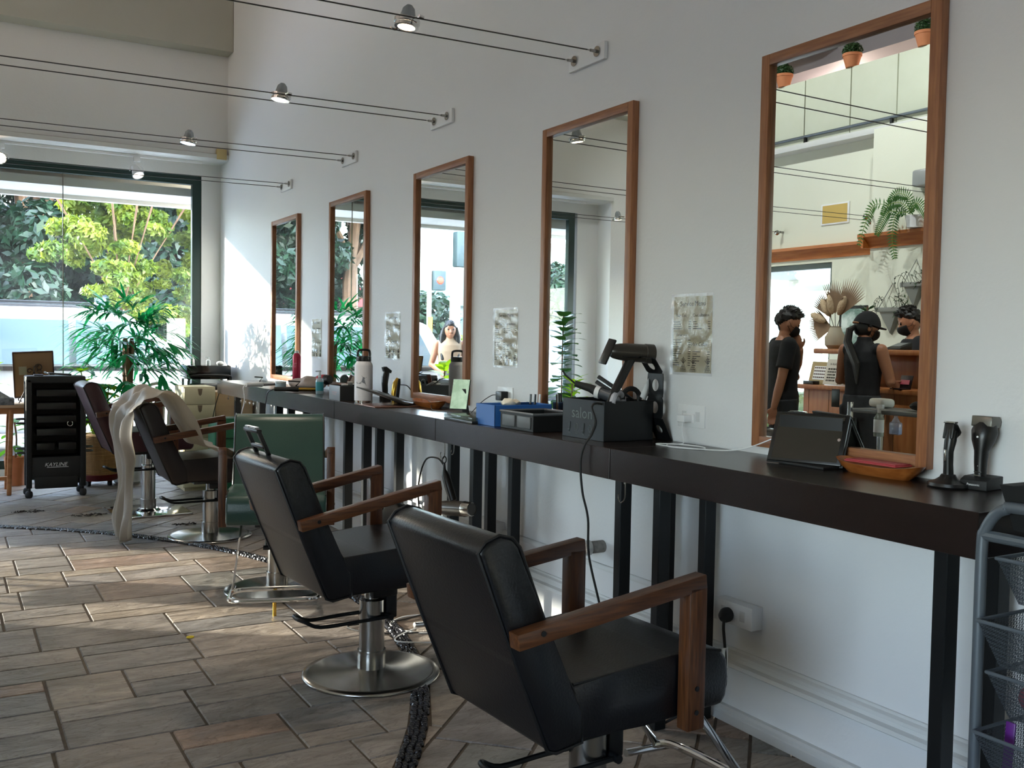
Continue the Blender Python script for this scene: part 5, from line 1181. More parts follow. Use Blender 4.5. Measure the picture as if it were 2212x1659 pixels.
# shelf with fern
t = thing('hanging_fern', 'trailing fern in a white pot on the ledge above the reception', 'plant', (-4.62, 5.42, 2.33)); oscale(t)
b = MB(); b.lathe([(0, 0), (.07, 0), (.09, .1), (.08, .1), (0, .09)], n=24); b.build('plant_pot', m_white, t)
Q = []; rr = random.Random(9); b = MB()
fr = [((.08, .02, .12), (.12, .30, .22), (.10, .42, .1), (.1, .50, -.12)), ((.1, .0, .12), (.15, .08, .1), (.14, .12, -.08), (.12, .10, -.26)), ((.08, .03, .1), (.15, .14, .14), (.15, .22, .05), (.14, .28, -.05)), ((.08, -.03, .1), (.12, .05, .2), (.13, .16, .2), (.13, .24, .12)), ((.08, 0, .1), (.14, -.1, .18), (.14, -.2, .1), (.14, -.25, -.02)), ((.05, 0, .1), (.1, .0, .24), (.12, .1, .28), (.12, .18, .22))]
for P in fr:
    S = spline(P, 8); b.tube(S, .0025, 5)
    for i in range(2, len(S) - 1):
        d = (S[i + 1] - S[i - 1]).normalized(); s = d.cross(V((1, 0, 0))).normalized(); L = .055 * math.sin(PI * (i + 2) / (len(S) + 4)) + .01
        for sg in (-1, 1): Q += blade(S[i], s * sg + d * .3, L, .014, .1, 2, V((1, 0, 0)))
b.build('stems', MATS['green_stem'], t); leafmesh('fronds', m_fid, Q, t)
# wall planters
m_pgrey = mat('planter_grey', '868781', .6)
for (yc, za, zt, zb, w, lab) in ((5.69, 1.887, 1.675, 1.44, .125, 'grey triangular wall planter hanging lower on the white wall'), (5.46, 2.075, 1.881, 1.66, .105, 'grey triangular wall planter hanging higher, above the man at the desk')):
    t = thing('hanging_planter', lab, 'planter', (-4.707, yc, zt), 0, None); oscale(t)
    b = MB(); d = .07
    b.vf([(0, -w, 0), (0, w, 0), (0, 0, zb - zt), (d, -w * .85, 0), (d, w * .85, 0), (d * .5, 0, zb - zt + .02)], [(0, 1, 2), (3, 5, 4), (0, 2, 5, 3), (1, 4, 5, 2), (0, 3, 4, 1)])
    b.build('planter_body', m_pgrey, t, False)
    b = MB(); b.bb((0, -w - .005, -.035), (d + .006, w + .005, .003), .002); b.build('planter_band', m_pgrey, t)
    b = MB(); b.tube([(.03, -w, 0), (.01, 0, za - zt), (.03, w, 0)], .004, 6); b.build('hanger', m_pgrey, t)
    rr = random.Random(int(yc * 100)); b = MB(); Q = []
    for k in range(9):
        a = rr.uniform(-1, 1); P = spline([(d * .6, a * w, 0), (d, a * w * 1.3 + .02, .05 + rr.random() * .05), (d + .01, a * w * 1.5 + .06 * (1 if a > 0 else -1), .06 * rr.random()), (d, a * w * 1.5 + .05, -.1 * rr.random())], 5); b.tube(P, .002, 4)
        for p in P[4::2]: Q += blade(p, (rr.uniform(-.3, 1), rr.uniform(-1, 1), rr.uniform(-1, 1)), .025, .014, .2, 2)
    b.build('vine', mat('dry_vine', '4b4a3a', .8), t); leafmesh('vine_leaves', m_box, Q, t)
# reception desk
t = thing('reception_desk', 'tall wooden reception desk with raised counter, seen in the big mirror', 'desk', (-4.1, 0, 0))
b = MB(); b.bb((-.30, 4.3, 0), (0, 6.10, .965), .002); b.build('lower_front', m_deskw, t)
b = MB(); b.bb((-.36, 4.25, .965), (.03, 6.15, 1.005), .006); b.build('lower_counter', m_deskw, t)
b = MB(); b.bb((-.36, 4.25, 1.005), (-.32, 5.95, 1.27), .002); b.build('upper_front', m_deskw, t)
b = MB(); b.bb((-.56, 4.2, 1.27), (-.12, 6.12, 1.315), .012); b.build('raised_counter', m_deskw, t)
b = MB()
for y in np.arange(4.5, 6.1, .22): b.bb((-.002, y - .002, .0), (.0012, y + .002, .96))
b.build('panel_joint', mat('joint_brown', '5c3820', .8), t)
# things on the desk
t = thing('dried_flower_vase', 'ribbed pale vase of dried palm fans and pampas on the reception desk', 'vase', (-4.38, 6.02, 1.315))
b = MB(); b.lathe([(0, 0), (.06, 0), (.085, .03), (.09, .10), (.06, .15), (.045, .19), (.05, .195), (.04, .195), (0, .18)], n=36); b.build('vase_body', mat('ribbed_ceramic', 'a59a86', .7), t)
Q = []; rr = random.Random(2); b = MB()
def fan(c, d, L, n, sp):
    d = V(d).normalized(); s = d.cross(V((1, 0, .1))).normalized()
    for k in range(n):
        a = (k / (n - 1) - .5) * sp; Q.extend(blade(c, d * math.cos(a) + s * math.sin(a), L * (1 - .2 * abs(a)), .018, .1, 3, V((1, 0, 0))))
for d, l0, L in (((0, -.55, 1), .2, .34), ((.1, .5, .9), .16, .26), ((.2, -.1, 1), .2, .3), ((0, 1, .3), .12, .26), ((.1, .8, -.1), .05, .25)):
    c = V((0, 0, .19)) + V(d).normalized() * l0 * .6; b.tube([(0, 0, .15), c], .003, 5); fan(c, d, L, 13, .95)
b.build('stems', MATS['dry_vine'], t); leafmesh('palm_fans', mat('dried_palm', '6f5a48', .8, nscale=6, namt=.3, ncol='a3876a'), Q, t)
b = MB()
for d in ((.0, .6, 1), (.1, .15, 1.1), (.0, -.35, .8), (0, .9, .4)):
    d = V(d).normalized(); b.sph(V((0.02, 0, .19)) + d * .2, 1, (.035, .035, .09), 10, rot_to(d))
b.build('pampas_plumes', mat('pampas', 'b39b7c', .95, nscale=60, namt=.2, ncol='c8b294', bump=.6), t)
t = leafy('desk_plant', 'small leafy plant on the reception desk beside the hanging planters', (-4.36, 5.66, 1.315), .055, .10, mat('grey_green_pot', '5e6a60', .6), .26, 26, .09, .05, m_box, 31, el=.2)
t = thing('color_chart', 'framed hair colour swatch chart standing on the lower desk', 'chart', (-4.17, 6.03, 1.005), math.radians(8))
Rc = M.Rotation(math.radians(-14), 3, 'Y')
b = MB(); b.box(Rc @ V((0, 0, .1)), (.012, .20, .20), Rc); b.build('chart_board', mat('tan_frame', 'a89468', .6), t)
b = MB(); b.box(Rc @ V((.007, -.02, .10)), (.002, .15, .12), Rc); b.build('chart_sheet', m_white, t, False)
b = MB()
for i in range(4):
    for j in range(6): b.box(Rc @ V((.0085, .045 - j * .025 - .005, .145 - i * .028)), (.001, .02, .011), Rc)
b.build('swatches', mat('swatch_brown', '4a2c2a', .5), t, False)
b = MB(); b.bb((.02, -.07, 0), (.09, .06, .03), .003); b.build('chart_stand', m_black, t)
t = thing('letter_board', 'white notice card with black lettering beside the colour chart', 'sign', (-4.13, 5.84, 1.005), math.radians(6))
b = MB(); b.box(Rc @ V((0, 0, .115)), (.01, .17, .22), Rc); b.build('board', mat('notice_white', 'cfcabd', .7), t)
Rf = Rc @ facing((1, 0, 0))
text('OLIA H', .026, m_ink, t, Rc @ V((.0058, 0, .175)), Rf, .0002)
b = MB(); rr = random.Random(8)
for z in (.14, .115, .09, .065, .04):
    y = .05
    while y > -.05: w_ = rr.uniform(.006, .012); b.box(Rc @ V((.0056, y, z)), (.001, w_, .014), Rc); y -= w_ + .004
b.build('board_lettering', m_ink, t, False)
t = thing('card_reader', 'black card terminal on the raised reception counter', 'card reader', (-4.33, 5.31, 1.315), .2)
b = MB(); b.prism([(-.06, 0), (.06, 0), (.06, .018), (-.06, .06)], -.08, .08, 'y', bev=.006); b.build('reader_body', m_black, t)
b = MB(); b.prism([(-.045, .056), (.04, .027), (.04, .029), (-.045, .058)], -.055, .055, 'y'); b.build('screen', mat('grey_screen', '6b6f70', .3), t)
t = thing('open_wallet', 'open dark wallet with cards on the lower reception counter', 'wallet', (-4.16, 5.12, 1.005), .1)
b = MB(); b.bb((-.0, -.06, 0), (.09, .06, .01), .003); b.prism([(0, .0), (-.03, .11), (-.037, .11), (-.007, 0)], -.06, .06, 'y', bev=.001); b.build('wallet_body', m_brownl, t)
b = MB(); b.prism([(-.004, .04), (-.0145, .075), (-.0125, .075), (-.002, .04)], -.045, .045, 'y'); b.build('bank_cards', mat('card_red', 'a04050', .4), t)
# picture and hanging plant on the far wall part
t = thing('framed_picture', 'dark framed picture on the wall behind the reception', 'picture', (-4.993, 6.35, 1.5)); oscale(t)
b = MB(); b.bb((0, -.16, -.22), (.02, .16, .22), .003); b.build('picture_frame', m_black, t); b = MB(); b.bb((.019, -.13, -.19), (.022, .13, .19)); b.build('print', mat('print_green', '5f7a6e', .5, nscale=8, namt=.1, ncol='cfd8d2'), t)
# grey cart with bottles
t = thing('glass_cart', 'grey topped cart with steel posts carrying two hanging bottles, seen in the big mirror', 'cart', (-2.62, 3.86, 0))
b = MB(); b.bb((-.16, -.26, .93), (.16, .30, .955), .004); b.bb((-.16, -.26, .3), (.16, .30, .32), .004); b.build('shelf', mat('grey_shelf', '6c6e6e', .4), t)
for x, y in ((-.14, .33), (.14, .33), (-.14, -.24), (.14, -.24)):
    b = MB(); b.cyl((x, y, .02), (x, y, .99 if y > 0 else .93), .018, n=14); b.build('post', m_chrome, t)
t = thing('spray_bottle', 'clear spray bottle with white trigger hanging on the cart rail', 'bottle', (-2.44, 3.94, .80))
b = MB(); b.lathe([(0, 0), (.028, 0), (.03, .005), (.03, .11), (.018, .13), (.012, .14), (0, .14)], n=24); b.build('bottle_body', mat('clear_green', 'aab4a6', .1, alpha=.6), t)
b = MB(); b.lathe([(.0303, .025), (.0305, .026), (.0305, .10), (.0303, .101)], n=24); b.build('label', m_white, t); b = MB(); b.cyl((0, 0, .14), (0, 0, .17), .011, n=12); b.bb((-.012, -.03, .165), (.012, .012, .19), .003); b.build('trigger', m_white, t)
t = thing('spray_bottle', 'square clear bottle of blue liquid hanging on the cart rail', 'bottle', (-2.44, 3.82, .82))
b = MB(); b.bb((-.02, -.035, 0), (.02, .035, .075), .01, 3); b.lathe([(.025, .075), (.012, .1), (.012, .11)], n=16); b.build('bottle_body', mat('clear_lav', 'c4cce0', .1, alpha=.5), t); b = MB(); b.bb((-.017, -.031, .004), (.017, .031, .045), .006); b.build('liquid', mat('blue_liquid', '8ea0d8', .1), t)
b = MB(); b.box((0, 0, .03), (.10, .15, .055), M.Rotation(.3, 3, 'Z'), .022, 4)
solo('wipes_pack', b, mat('white_pack', 'e6e4dc', .35), 'puffy white pack of wipes lying on the cart', 'pack', (-2.68, 4.12, .955))
b = MB(); b.sph((0, 0, .03), 1, (.09, .13, .035), 12)
for v in b.bm.verts: v.co.z = max(0, v.co.z); v.co += V((0, 0, .01 * noise.noise(v.co * 20)))
solo('black_cloth', b, m_cloth, 'black cloth lying on the near end of the cart', 'cloth', (-2.64, 3.74, .955))
b = MB(); b.bb((-.2, -.02, .45), (.2, .02, .95), .03, 3); b.bb((-.2, -.02, .42), (.2, .4, .45), .01)
for x in (-.18, .18):
    for y in (0, .37): b.bb((x - .015, y - .015, 0), (x + .015, y + .015, .43))
solo('wooden_chair', b, m_deskw, 'orange wooden chair at the left edge of the big mirror', 'chair', (-3.35, 6.55, 0), 1.3)
b = MB(); b.tube([(.014 * math.cos(a), .010 * math.sin(a), .004) for a in np.linspace(0, 6.28, 16)[:-1]], .0035, 6, closed=True); solo('hair_tie', b, mat('yellow_rubber', 'd8c030', .5), 'tiny yellow hair tie lying on the stone floor left of the second chair', 'hair tie', (-1.469, 4.381, 0))
m_clip = mat('cut_hair', '1c1412', .9, nscale=60, namt=.3, ncol='2c201c')
for k, (x, y, sx, sy, lab) in enumerate(((-1.865, 8.03, .12, .05, 'patch of cut dark hair on the floor in front of the black trolley'), (-1.49, 7.71, .13, .05, 'larger patch of cut dark hair on the floor left of the grey cape'),
        (-.984, 7.06, .03, .012, 'small clump of cut hair near the brown chair base, leftmost of three'), (-.929, 7.054, .022, .016, 'small clump of cut hair near the brown chair base, middle of three'), (-.878, 7.069, .022, .014, 'small clump of cut hair near the brown chair base, rightmost of three'))):
    rr = random.Random(k + 50); b = MB()
    for i in range(70 if sx > .1 else 22):
        a = rr.uniform(0, 2 * PI); r = math.sqrt(rr.random()); p = V((sx * r * math.cos(a), sy * r * math.sin(a), .003 + .006 * rr.random())); d = V((rr.uniform(-1, 1), rr.uniform(-1, 1), rr.uniform(-.1, .2))).normalized() * rr.uniform(.01, .03)
        b.tube([p, p + d * .5 + V((0, 0, .002)), p + V((d.x, d.y, 0))], [.002, .0025, .0008], 4)
    tag(b.build('hair_clippings', m_clip, loc=(x, y, 0)), lab, 'hair clippings', 'clumps of cut hair on the floor', 'stuff')
# ---------------------------------------------------------------- people
def human(label, loc, rz, skin, shirt, pants, hairm, J, shirt_len=.86, sleeve='short', lean=0, head_pitch=0, head_yaw=0, mask=True, hair='short', cap=False, height=1.70, legs=True, female=False, lower_z=None):
    """J: joints in local metres for a 1.70 m body, +X forward, +Y left"""
    k = height / 1.70
    t = thing('person', label, 'person', loc, rz); t.scale = (k, k, k)
    S = .185 if not female else .165
    L = dict(neck=(.0, 0, 1.42), chest=(-.01, 0, 1.28), waist=(0, 0, 1.05), hip=(0, 0, .93),
             shl=(-.01, S, 1.375), ell=(-.04, S + .05, 1.10), wrl=(.02, S + .04, .86), shr=(-.01, -S, 1.375), elr=(-.04, -S - .05, 1.10), wrr=(.02, -S - .04, .86),
             hl=(0, .09, .9), kl=(.02, .10, .49), al=(-.02, .10, .08), hr=(0, -.09, .9), kr=(.02, -.10, .49), ar=(-.02, -.10, .08), head=(.03, 0, 1.56))
    L.update(J); L = {a: V(c) for a, c in L.items()}
    b = MB()
    def limb(pts, rs, n=14):
        b.tube(pts, rs, n)
        for p, r in zip(pts, rs): b.sph(p, r * .98, n=8)
    # torso
    prof = [(.90, .155, .115), (1.0, .14, .10), (1.07, .135, .098), (1.18, .15, .11), (1.28, .165, .115), (1.36, .165, .10), (1.41, .10, .07), (1.44, .058, .056)]
    if female: prof = [(z, w * (.93 if z > 1.1 else .98), d) for z, w, d in prof]
    def spine(z):
        if z > 1.05: f = (z - 1.05) / .39; return L['waist'].lerp(V((L['neck'].x, L['neck'].y, 1.44)), f)
        return V((L['waist'].x, L['waist'].y, z))
    def torso(B, grow, z0=.9, z1=1.45):
        rows = []; P = [p for p in prof if z0 <= p[0] <= z1]
        for z, w, d in P:
            c = spine(z); rows.append([B.bm.verts.new((c.x + (d + grow) * math.cos(a), c.y + (w + grow) * math.sin(a), z)) for a in np.linspace(0, 2 * PI, 25)[:-1]])
        for A, C in zip(rows, rows[1:]):
            for i in range(24): B.bm.faces.new((A[i], A[(i + 1) % 24], C[(i + 1) % 24], C[i]))
        B.bm.faces.new(rows[0][::-1]); B.bm.faces.new(rows[-1])
    torso(b, 0)
    hd = L['head']; limb([spine(1.40), hd + V((-.02, 0, -.08))], [.055, .052])
    for s in 'lr':
        limb([L['sh' + s], (L['sh' + s] + L['el' + s]) / 2, L['el' + s], (L['el' + s] + L['wr' + s]) / 2, L['wr' + s]], [.052, .046, .039, .037, .027])
        # hand with five fingers
        d = (L['wr' + s] - L['el' + s]).normalized()
        if 'hand' + s in J: d = V(J['hand' + s]).normalized()
        side = d.cross(V((0, 1, 0.2))).normalized(); nrm = side.cross(d)
        w = L['wr' + s]; R = M((side, nrm, d)).transposed()
        b.sph(w + d * .05, 1, (.038, .016, .055), 8, R)
        for i, (o, l) in enumerate(((-.028, .062), (-.010, .072), (.009, .068), (.026, .054))):
            p0 = w + d * .085 + side * o; cu = nrm * (.012 + .004 * i) * (1 if s == 'l' else -1)
            b.tube([p0, p0 + d * l * .5 + cu * .6, p0 + d * l * .85 + cu * 2.0], [.0095, .009, .007], 8); b.sph(p0 + d * l * .85 + cu * 2, .0075, n=6)
        p0 = w + d * .03 - side * .03; b.tube([p0, p0 + d * .03 - side * .022, p0 + d * .062 - side * .026], [.012, .0105, .008], 8)
    if legs:
        for s in 'lr': limb([L['h' + s], (L['h' + s] + L['k' + s]) / 2, L['k' + s], (L['k' + s] * .6 + L['a' + s] * .4), L['a' + s]], [.088, .075, .055, .052, .036]); b.sph(L['a' + s] + V((.07, 0, -.04)), 1, (.12, .042, .036), 8)
    # head
    Rh = M.Rotation(head_yaw, 3, 'Z') @ M.Rotation(head_pitch, 3, 'Y')
    def hp(v): return hd + Rh @ V(v)
    n = 18; rows = []
    for i in range(n + 1):
        ph = PI * i / n; z = -math.cos(ph); r = math.sin(ph); row = []
        for j in range(24):
            a = 2 * PI * j / 24; x = r * math.cos(a); y = r * math.sin(a)
            X, Y, Z = x * .098, y * .077, z * .118
            if z < 0: X = X * (1 - .18 * -z) + .014 * -z; Y *= 1 - .28 * (-z) ** 1.5
            if x > .75: X = .098 * .9 + (X - .0882) * .3
            if x < 0 and z < -.2: X *= 1 - .25 * (-z - .2)
            row.append(b.bm.verts.new(hp((X, Y, Z))))
        rows.append(row)
    for A, C in zip(rows, rows[1:]):
        for j in range(24): b.bm.faces.new((A[j], A[(j + 1) % 24], C[(j + 1) % 24], C[j]))
    bmesh.ops.remove_doubles(b.bm, verts=b.bm.verts[:], dist=1e-5)
    b.tube([hp((.086, 0, .012)), hp((.098, 0, -.008)), hp((.110, 0, -.03)), hp((.094, 0, -.036))], [.008, .011, .014, .010], 10)
    b.sph(hp((.088, 0, -.066)), 1, (.008, .024, .009), 8, Rh)
    for s in (-1, 1): b.sph(hp((-.004, s * .079, -.012)), 1, (.018, .007, .03), 8, Rh); b.sph(hp((.084, s * .034, .026)), 1, (.006, .02, .006), 6, Rh)
    o = b.build('body', skin, t); md = o.modifiers.new('remesh', 'REMESH'); md.mode = 'VOXEL'; md.voxel_size = .0065; md.use_smooth_shade = True
    md = o.modifiers.new('smooth', 'SMOOTH'); md.iterations = 3; md.factor = .5
    for s in (-1, 1):
        b = MB(); b.sph(hp((.083, s * .033, .008)), .0115, n=10); b.build('eye', mat('eye_dark', '1b1412', .15), t)
    # shirt
    def fuse(o, v=.010, it=4):
        md = o.modifiers.new('remesh', 'REMESH'); md.mode = 'VOXEL'; md.voxel_size = v; md.use_smooth_shade = True
        md = o.modifiers.new('smooth', 'SMOOTH'); md.iterations = it; md.factor = .5
    b = MB()
    if female:
        torso(b, .012, .99, 1.45)
        for s in 'lr': b.sph(L['sh' + s] + V((0, -.035 if s == 'l' else .035, .0)), 1, (.062, .045, .058), 10)
        b.tube([spine(1.40), spine(1.45) + V((.0, 0, .03))], [.063, .06], 16)
    else:
        torso(b, .020, .9, 1.42)
        b.lathe([(0, shirt_len), (.165, shirt_len), (.17, .95), (.14, 1.05), (0, 1.05)], (spine(.95).x, 0, 0), M.Diagonal(V((.78, 1.03, 1))), 24)
        for s in 'lr':
            a, c = L['sh' + s], L['el' + s]; f = .72 if sleeve == 'short' else 1
            b.tube([a + (a - c).normalized() * .01, a.lerp(c, f * .5), a.lerp(c, f)], [.066, .066, .068], 16); b.sph(a, .066, n=8)
    fuse(b.build('shirt', shirt, t))
    # trousers
    if legs:
        b = MB(); zt = 1.01 if female else .98
        b.lathe([(0, .80), (.15, .82), (.165, .90), (.155, zt), (0, zt)], (spine(.95).x, 0, 0), M.Diagonal(V((.80, 1, 1))), 24)
        for s in 'lr': b.tube([L['h' + s] + V((0, 0, .02)), L['h' + s].lerp(L['k' + s], .5), L['k' + s], L['k' + s].lerp(L['a' + s], .6), L['a' + s] + V((0, 0, .02))], [.102, .092, .078, .072, .072], 16); b.sph(L['k' + s], .077, n=8)
        fuse(b.build('trousers', pants, t))
        for s in 'lr':
            b = MB(); b.sph(L['a' + s] + V((.055, 0, -.025)), 1, (.14, .052, .052), 12)
            for v in b.bm.verts: v.co.z = max(v.co.z, .0)
            b.build('shoe', m_black, t)
    # hair
    def shell(name, m, grow, cut, sweep=None, noise_amp=.0, smooth=True):
        b = MB(); n = 26; rows = []
        for i in range(n + 1):
            ph = PI * i / n; z = -math.cos(ph); r = math.sin(ph); row = []
            for j in range(36):
                a = 2 * PI * j / 36; x, y = r * math.cos(a), r * math.sin(a)
                k_ = max(0, min(1, cut(x, y, z) / .22)); g = -.012 + k_ ** .6 * (.012 + grow + noise_amp * noise.noise((x * 5, y * 5, z * 5)) + noise_amp * .6 * noise.noise((x * 14, y * 14, z * 14)))
                X, Y, Z = x * (.098 + g), y * (.077 + g), z * (.118 + g)
                if z < 0: Y *= 1 - .22 * (-z) ** 1.5; X *= 1 - .12 * -z
                if sweep: X, Y, Z = sweep(X, Y, Z, x, y, z)
                row.append(b.bm.verts.new(hp((X, Y, Z))))
            rows.append(row)
        for A, C in zip(rows, rows[1:]):
            for j in range(36): b.bm.faces.new((A[j], A[(j + 1) % 36], C[(j + 1) % 36], C[j]))
        bmesh.ops.remove_doubles(b.bm, verts=b.bm.verts[:], dist=1e-5)
        return b.build(name, m, t, smooth)
    if hair == 'short':
        shell('hair', hairm, .014, lambda x, y, z: z - (.12 + .42 * max(x, 0) - (.85 * max(-x - .1, 0))), (lambda X, Y, Z, x, y, z: (X + .018 * max(z - .55, 0), Y, Z + .022 * max(z - .5, 0) * (1 + x))), .016)
        b = MB(); rr = random.Random(4)
        for i in range(60):
            a = rr.uniform(-3.1, 3.1); zz = rr.uniform(.62, .98); r = math.sqrt(1 - zz * zz); p = V((r * math.cos(a) * .107, r * math.sin(a) * .086, zz * .128)); d = (V((p.x + .03, p.y, p.z * .8))).normalized()
            b.tube([hp(p), hp(p + d * .016), hp(p + d * .03 + V((.008, 0, .002)))], [.009, .006, .001], 5)
        b.build('hair_tufts', hairm, t)
    elif hair == 'long':
        shell('hair', hairm, .014, lambda x, y, z: z - (.0 + .4 * max(x, 0) - 2.0 * max(-x - .05, 0)), None, .01)
        b = MB()
        for s in (-1, 1): b.tube([hp((-.0, s * .075, .04)), hp((-.02, s * .10, -.08)), L['sh' + ('l' if s > 0 else 'r')] + V((.02, -s * .06, .02)), V((.09, s * .10, 1.16))], [.03, .045, .045, .025], 10)
        b.tube([hp((-.08, 0, .0)), hp((-.10, 0, -.12)), V((-.11, 0, 1.22))], [.06, .075, .05], 12); fuse(b.build('hair_lengths', hairm, t), .012, 3)
    if cap:
        shell('hair', hairm, .004, lambda x, y, z: min(.35 - x, z + .75), None, .004)
        shell('cap', m_cloth, .017, lambda x, y, z: 1 if z > -.02 + .18 * abs(x) * (1 if x > 0 else .4) else -1, None, 0)
        b = MB(); b.tube([hp((-.113 + .0 + .035 * (1 - math.cos(q)), .05 * math.sin(q), .012)) for q in np.linspace(-1.2, 1.2, 9)], .007, 6); b.build('cap_strap', mat('tan_strap', '9a6a40', .6), t)
        b = MB(); b.prism([(.08, -.06), (.15, -.045), (.17, 0), (.15, .045), (.08, .06)], .02, .026, 'z', Rh, hd); b.build('cap_brim', m_cloth, t)
        b = MB(); b.tube([hp((-.095, .0, -.02)), hp((-.135, .01, -.06)), hp((-.13, .02, -.16)) , V((-.155, .04, 1.26)), V((-.15, .05, 1.10))], [.018, .03, .034, .034, .008], 10); b.build('ponytail', hairm, t)
    if mask:
        b = MB(); n = 12; rows = []
        for i in range(7):
            zz = -.012 - .092 * i / 6; row = []
            for j in range(n + 1):
                a = -1.15 + 2.3 * j / n; e = 1 - abs(a / 1.15); bulge = .022 * math.sin(PI * min(1, max(0, (i + .3) / 6.5))) * e
                f = math.sqrt(max(0, 1 - (zz / .125) ** 2)); X = (.098 * f + .01 + bulge) * math.cos(a * .95) + .004; Y = (.077 * f + .006) * math.sin(a) * (1 - .15 * i / 6)
                row.append(b.bm.verts.new(hp((X, Y, zz))))
            rows.append(row)
        for A, C in zip(rows, rows[1:]):
            for j in range(n): b.bm.faces.new((A[j], A[j + 1], C[j + 1], C[j]))
        o = b.build('face_mask', mat('mask_black', '0d0d0f', .8), t); o.modifiers.new('s', 'SOLIDIFY').thickness = .003
        b = MB()
        for s in (-1, 1):
            for z0 in (-.03, -.085): b.tube([hp((.052, s * .072, z0)), hp((.02, s * .086, (z0 - .02) * .6)), hp((-.012, s * .084, -.0 if z0 > -.05 else -.035))], .0018, 5)
        b.build('mask_loop', MATS['mask_black'], t)
    return t
ang = lambda fx, fy: math.atan2(fy, fx)
human('person in black t-shirt and mask with hand at chin, left in the big mirror', (-3.57, 5.83, 0), ang(-.86, -.5), m_skin, m_cloth, m_dgcloth, m_hair,
      dict(wrr=(.155, -.05, 1.33), elr=(.16, -.19, 1.10), handr=(-.35, .45, .8), ell=(-.07, .22, 1.10), wrl=(-.12, .20, .865), handl=(-.15, -.1, -1), kl=(.03, .10, .49), neck=(.0, 0, 1.44)), shirt_len=.82, head_pitch=.42, height=1.66)
human('person seen from behind in black sleeveless top and dark cap at the reception', (-3.80, 5.22, 0), ang(-1, .12), m_skin2, m_cloth, m_dgcloth, m_hair,
      dict(ell=(.03, .235, 1.12), wrl=(.25, .10, 1.10), elr=(.03, -.235, 1.12), wrr=(.25, -.10, 1.10), handl=(1, -.2, -.1), handr=(1, .2, -.1), neck=(.01, 0, 1.42)), head_pitch=.25, head_yaw=.55, cap=True, hair=None, mask=True, height=1.62, female=True)
o = solo('phone', MB().bb((-.004, -.035, -.07), (.004, .035, .07), .003), m_black, 'dark phone tucked in the back pocket of the person in the cap', 'phone', (-3.665, 5.36, .93), -.12)
human('person with spiky black hair and black mask behind the reception desk', (-4.88, 5.60, 0), ang(.75, .66), m_skin, m_cloth, m_dgcloth, m_hair,
      dict(neck=(.0, 0, 1.44), wrl=(.26, .12, 1.02), ell=(.08, .23, 1.12), wrr=(.26, -.1, 1.02), elr=(.08, -.23, 1.12), head=(.035, 0, 1.56)), head_pitch=.38, height=1.70)
human('person with long dark hair and pale top outside, seen in the middle mirror', (-3.25, 11.3, -.04), ang(.35, -.94), m_skin, mat('sand_top', 'b3997e', .8), mat('grey_skirt', '8a8a88', .8), m_hair,
      dict(elr=(.0, -.24, 1.10), wrr=(.2, -.14, 1.16), ell=(.0, .24, 1.1), wrl=(.18, .14, 1.02)), mask=False, hair='long', height=1.64, female=True)
# ---------------------------------------------------------------- outside
m_asph = mat('asphalt', '8a8a8a', .9, nscale=60, namt=.3, ncol='9a9a98', bump=.3)
b = MB(); b.bb((-60, YW + .2, -.12), (40, 90, -.04)); b.bb((-60, -30, -.12), (-5.6, YW + .2, -.04)); b.bb((-5.6, -30, -.12), (10, -4.2, -.04)); g = b.build('ground_outside', m_asph); g.name = 'floor'; g['kind'] = 'structure'
b = MB(); b.bb((-9, YW + .2, 2.72), (1.5, 10.87, 2.80)); b.bb((-9, 10.80, 2.68), (1.5, 10.88, 2.98), .004); b.bb((-9, YW + .2, 2.98), (1.5, 10.88, 3.05)); o = b.build('canopy', mat('canopy_paint', 'cfccc4', .6)); tag(o, 'white roof overhang outside, along the top of the shop window', 'canopy')
b = MB(); b.bb((-8.0, 6.2, 2.26), (-5.6, 10.1, 2.34)); b.bb((-8.04, 6.2, 2.1), (-7.98, 10.1, 2.36), .004); o = b.build('sun_block_awning', MATS['canopy_paint']); tag(o, 'pale flat awning added outside above the side window to block high sun', 'awning')  # added awning, made deep to keep high sun off the wall under the tables
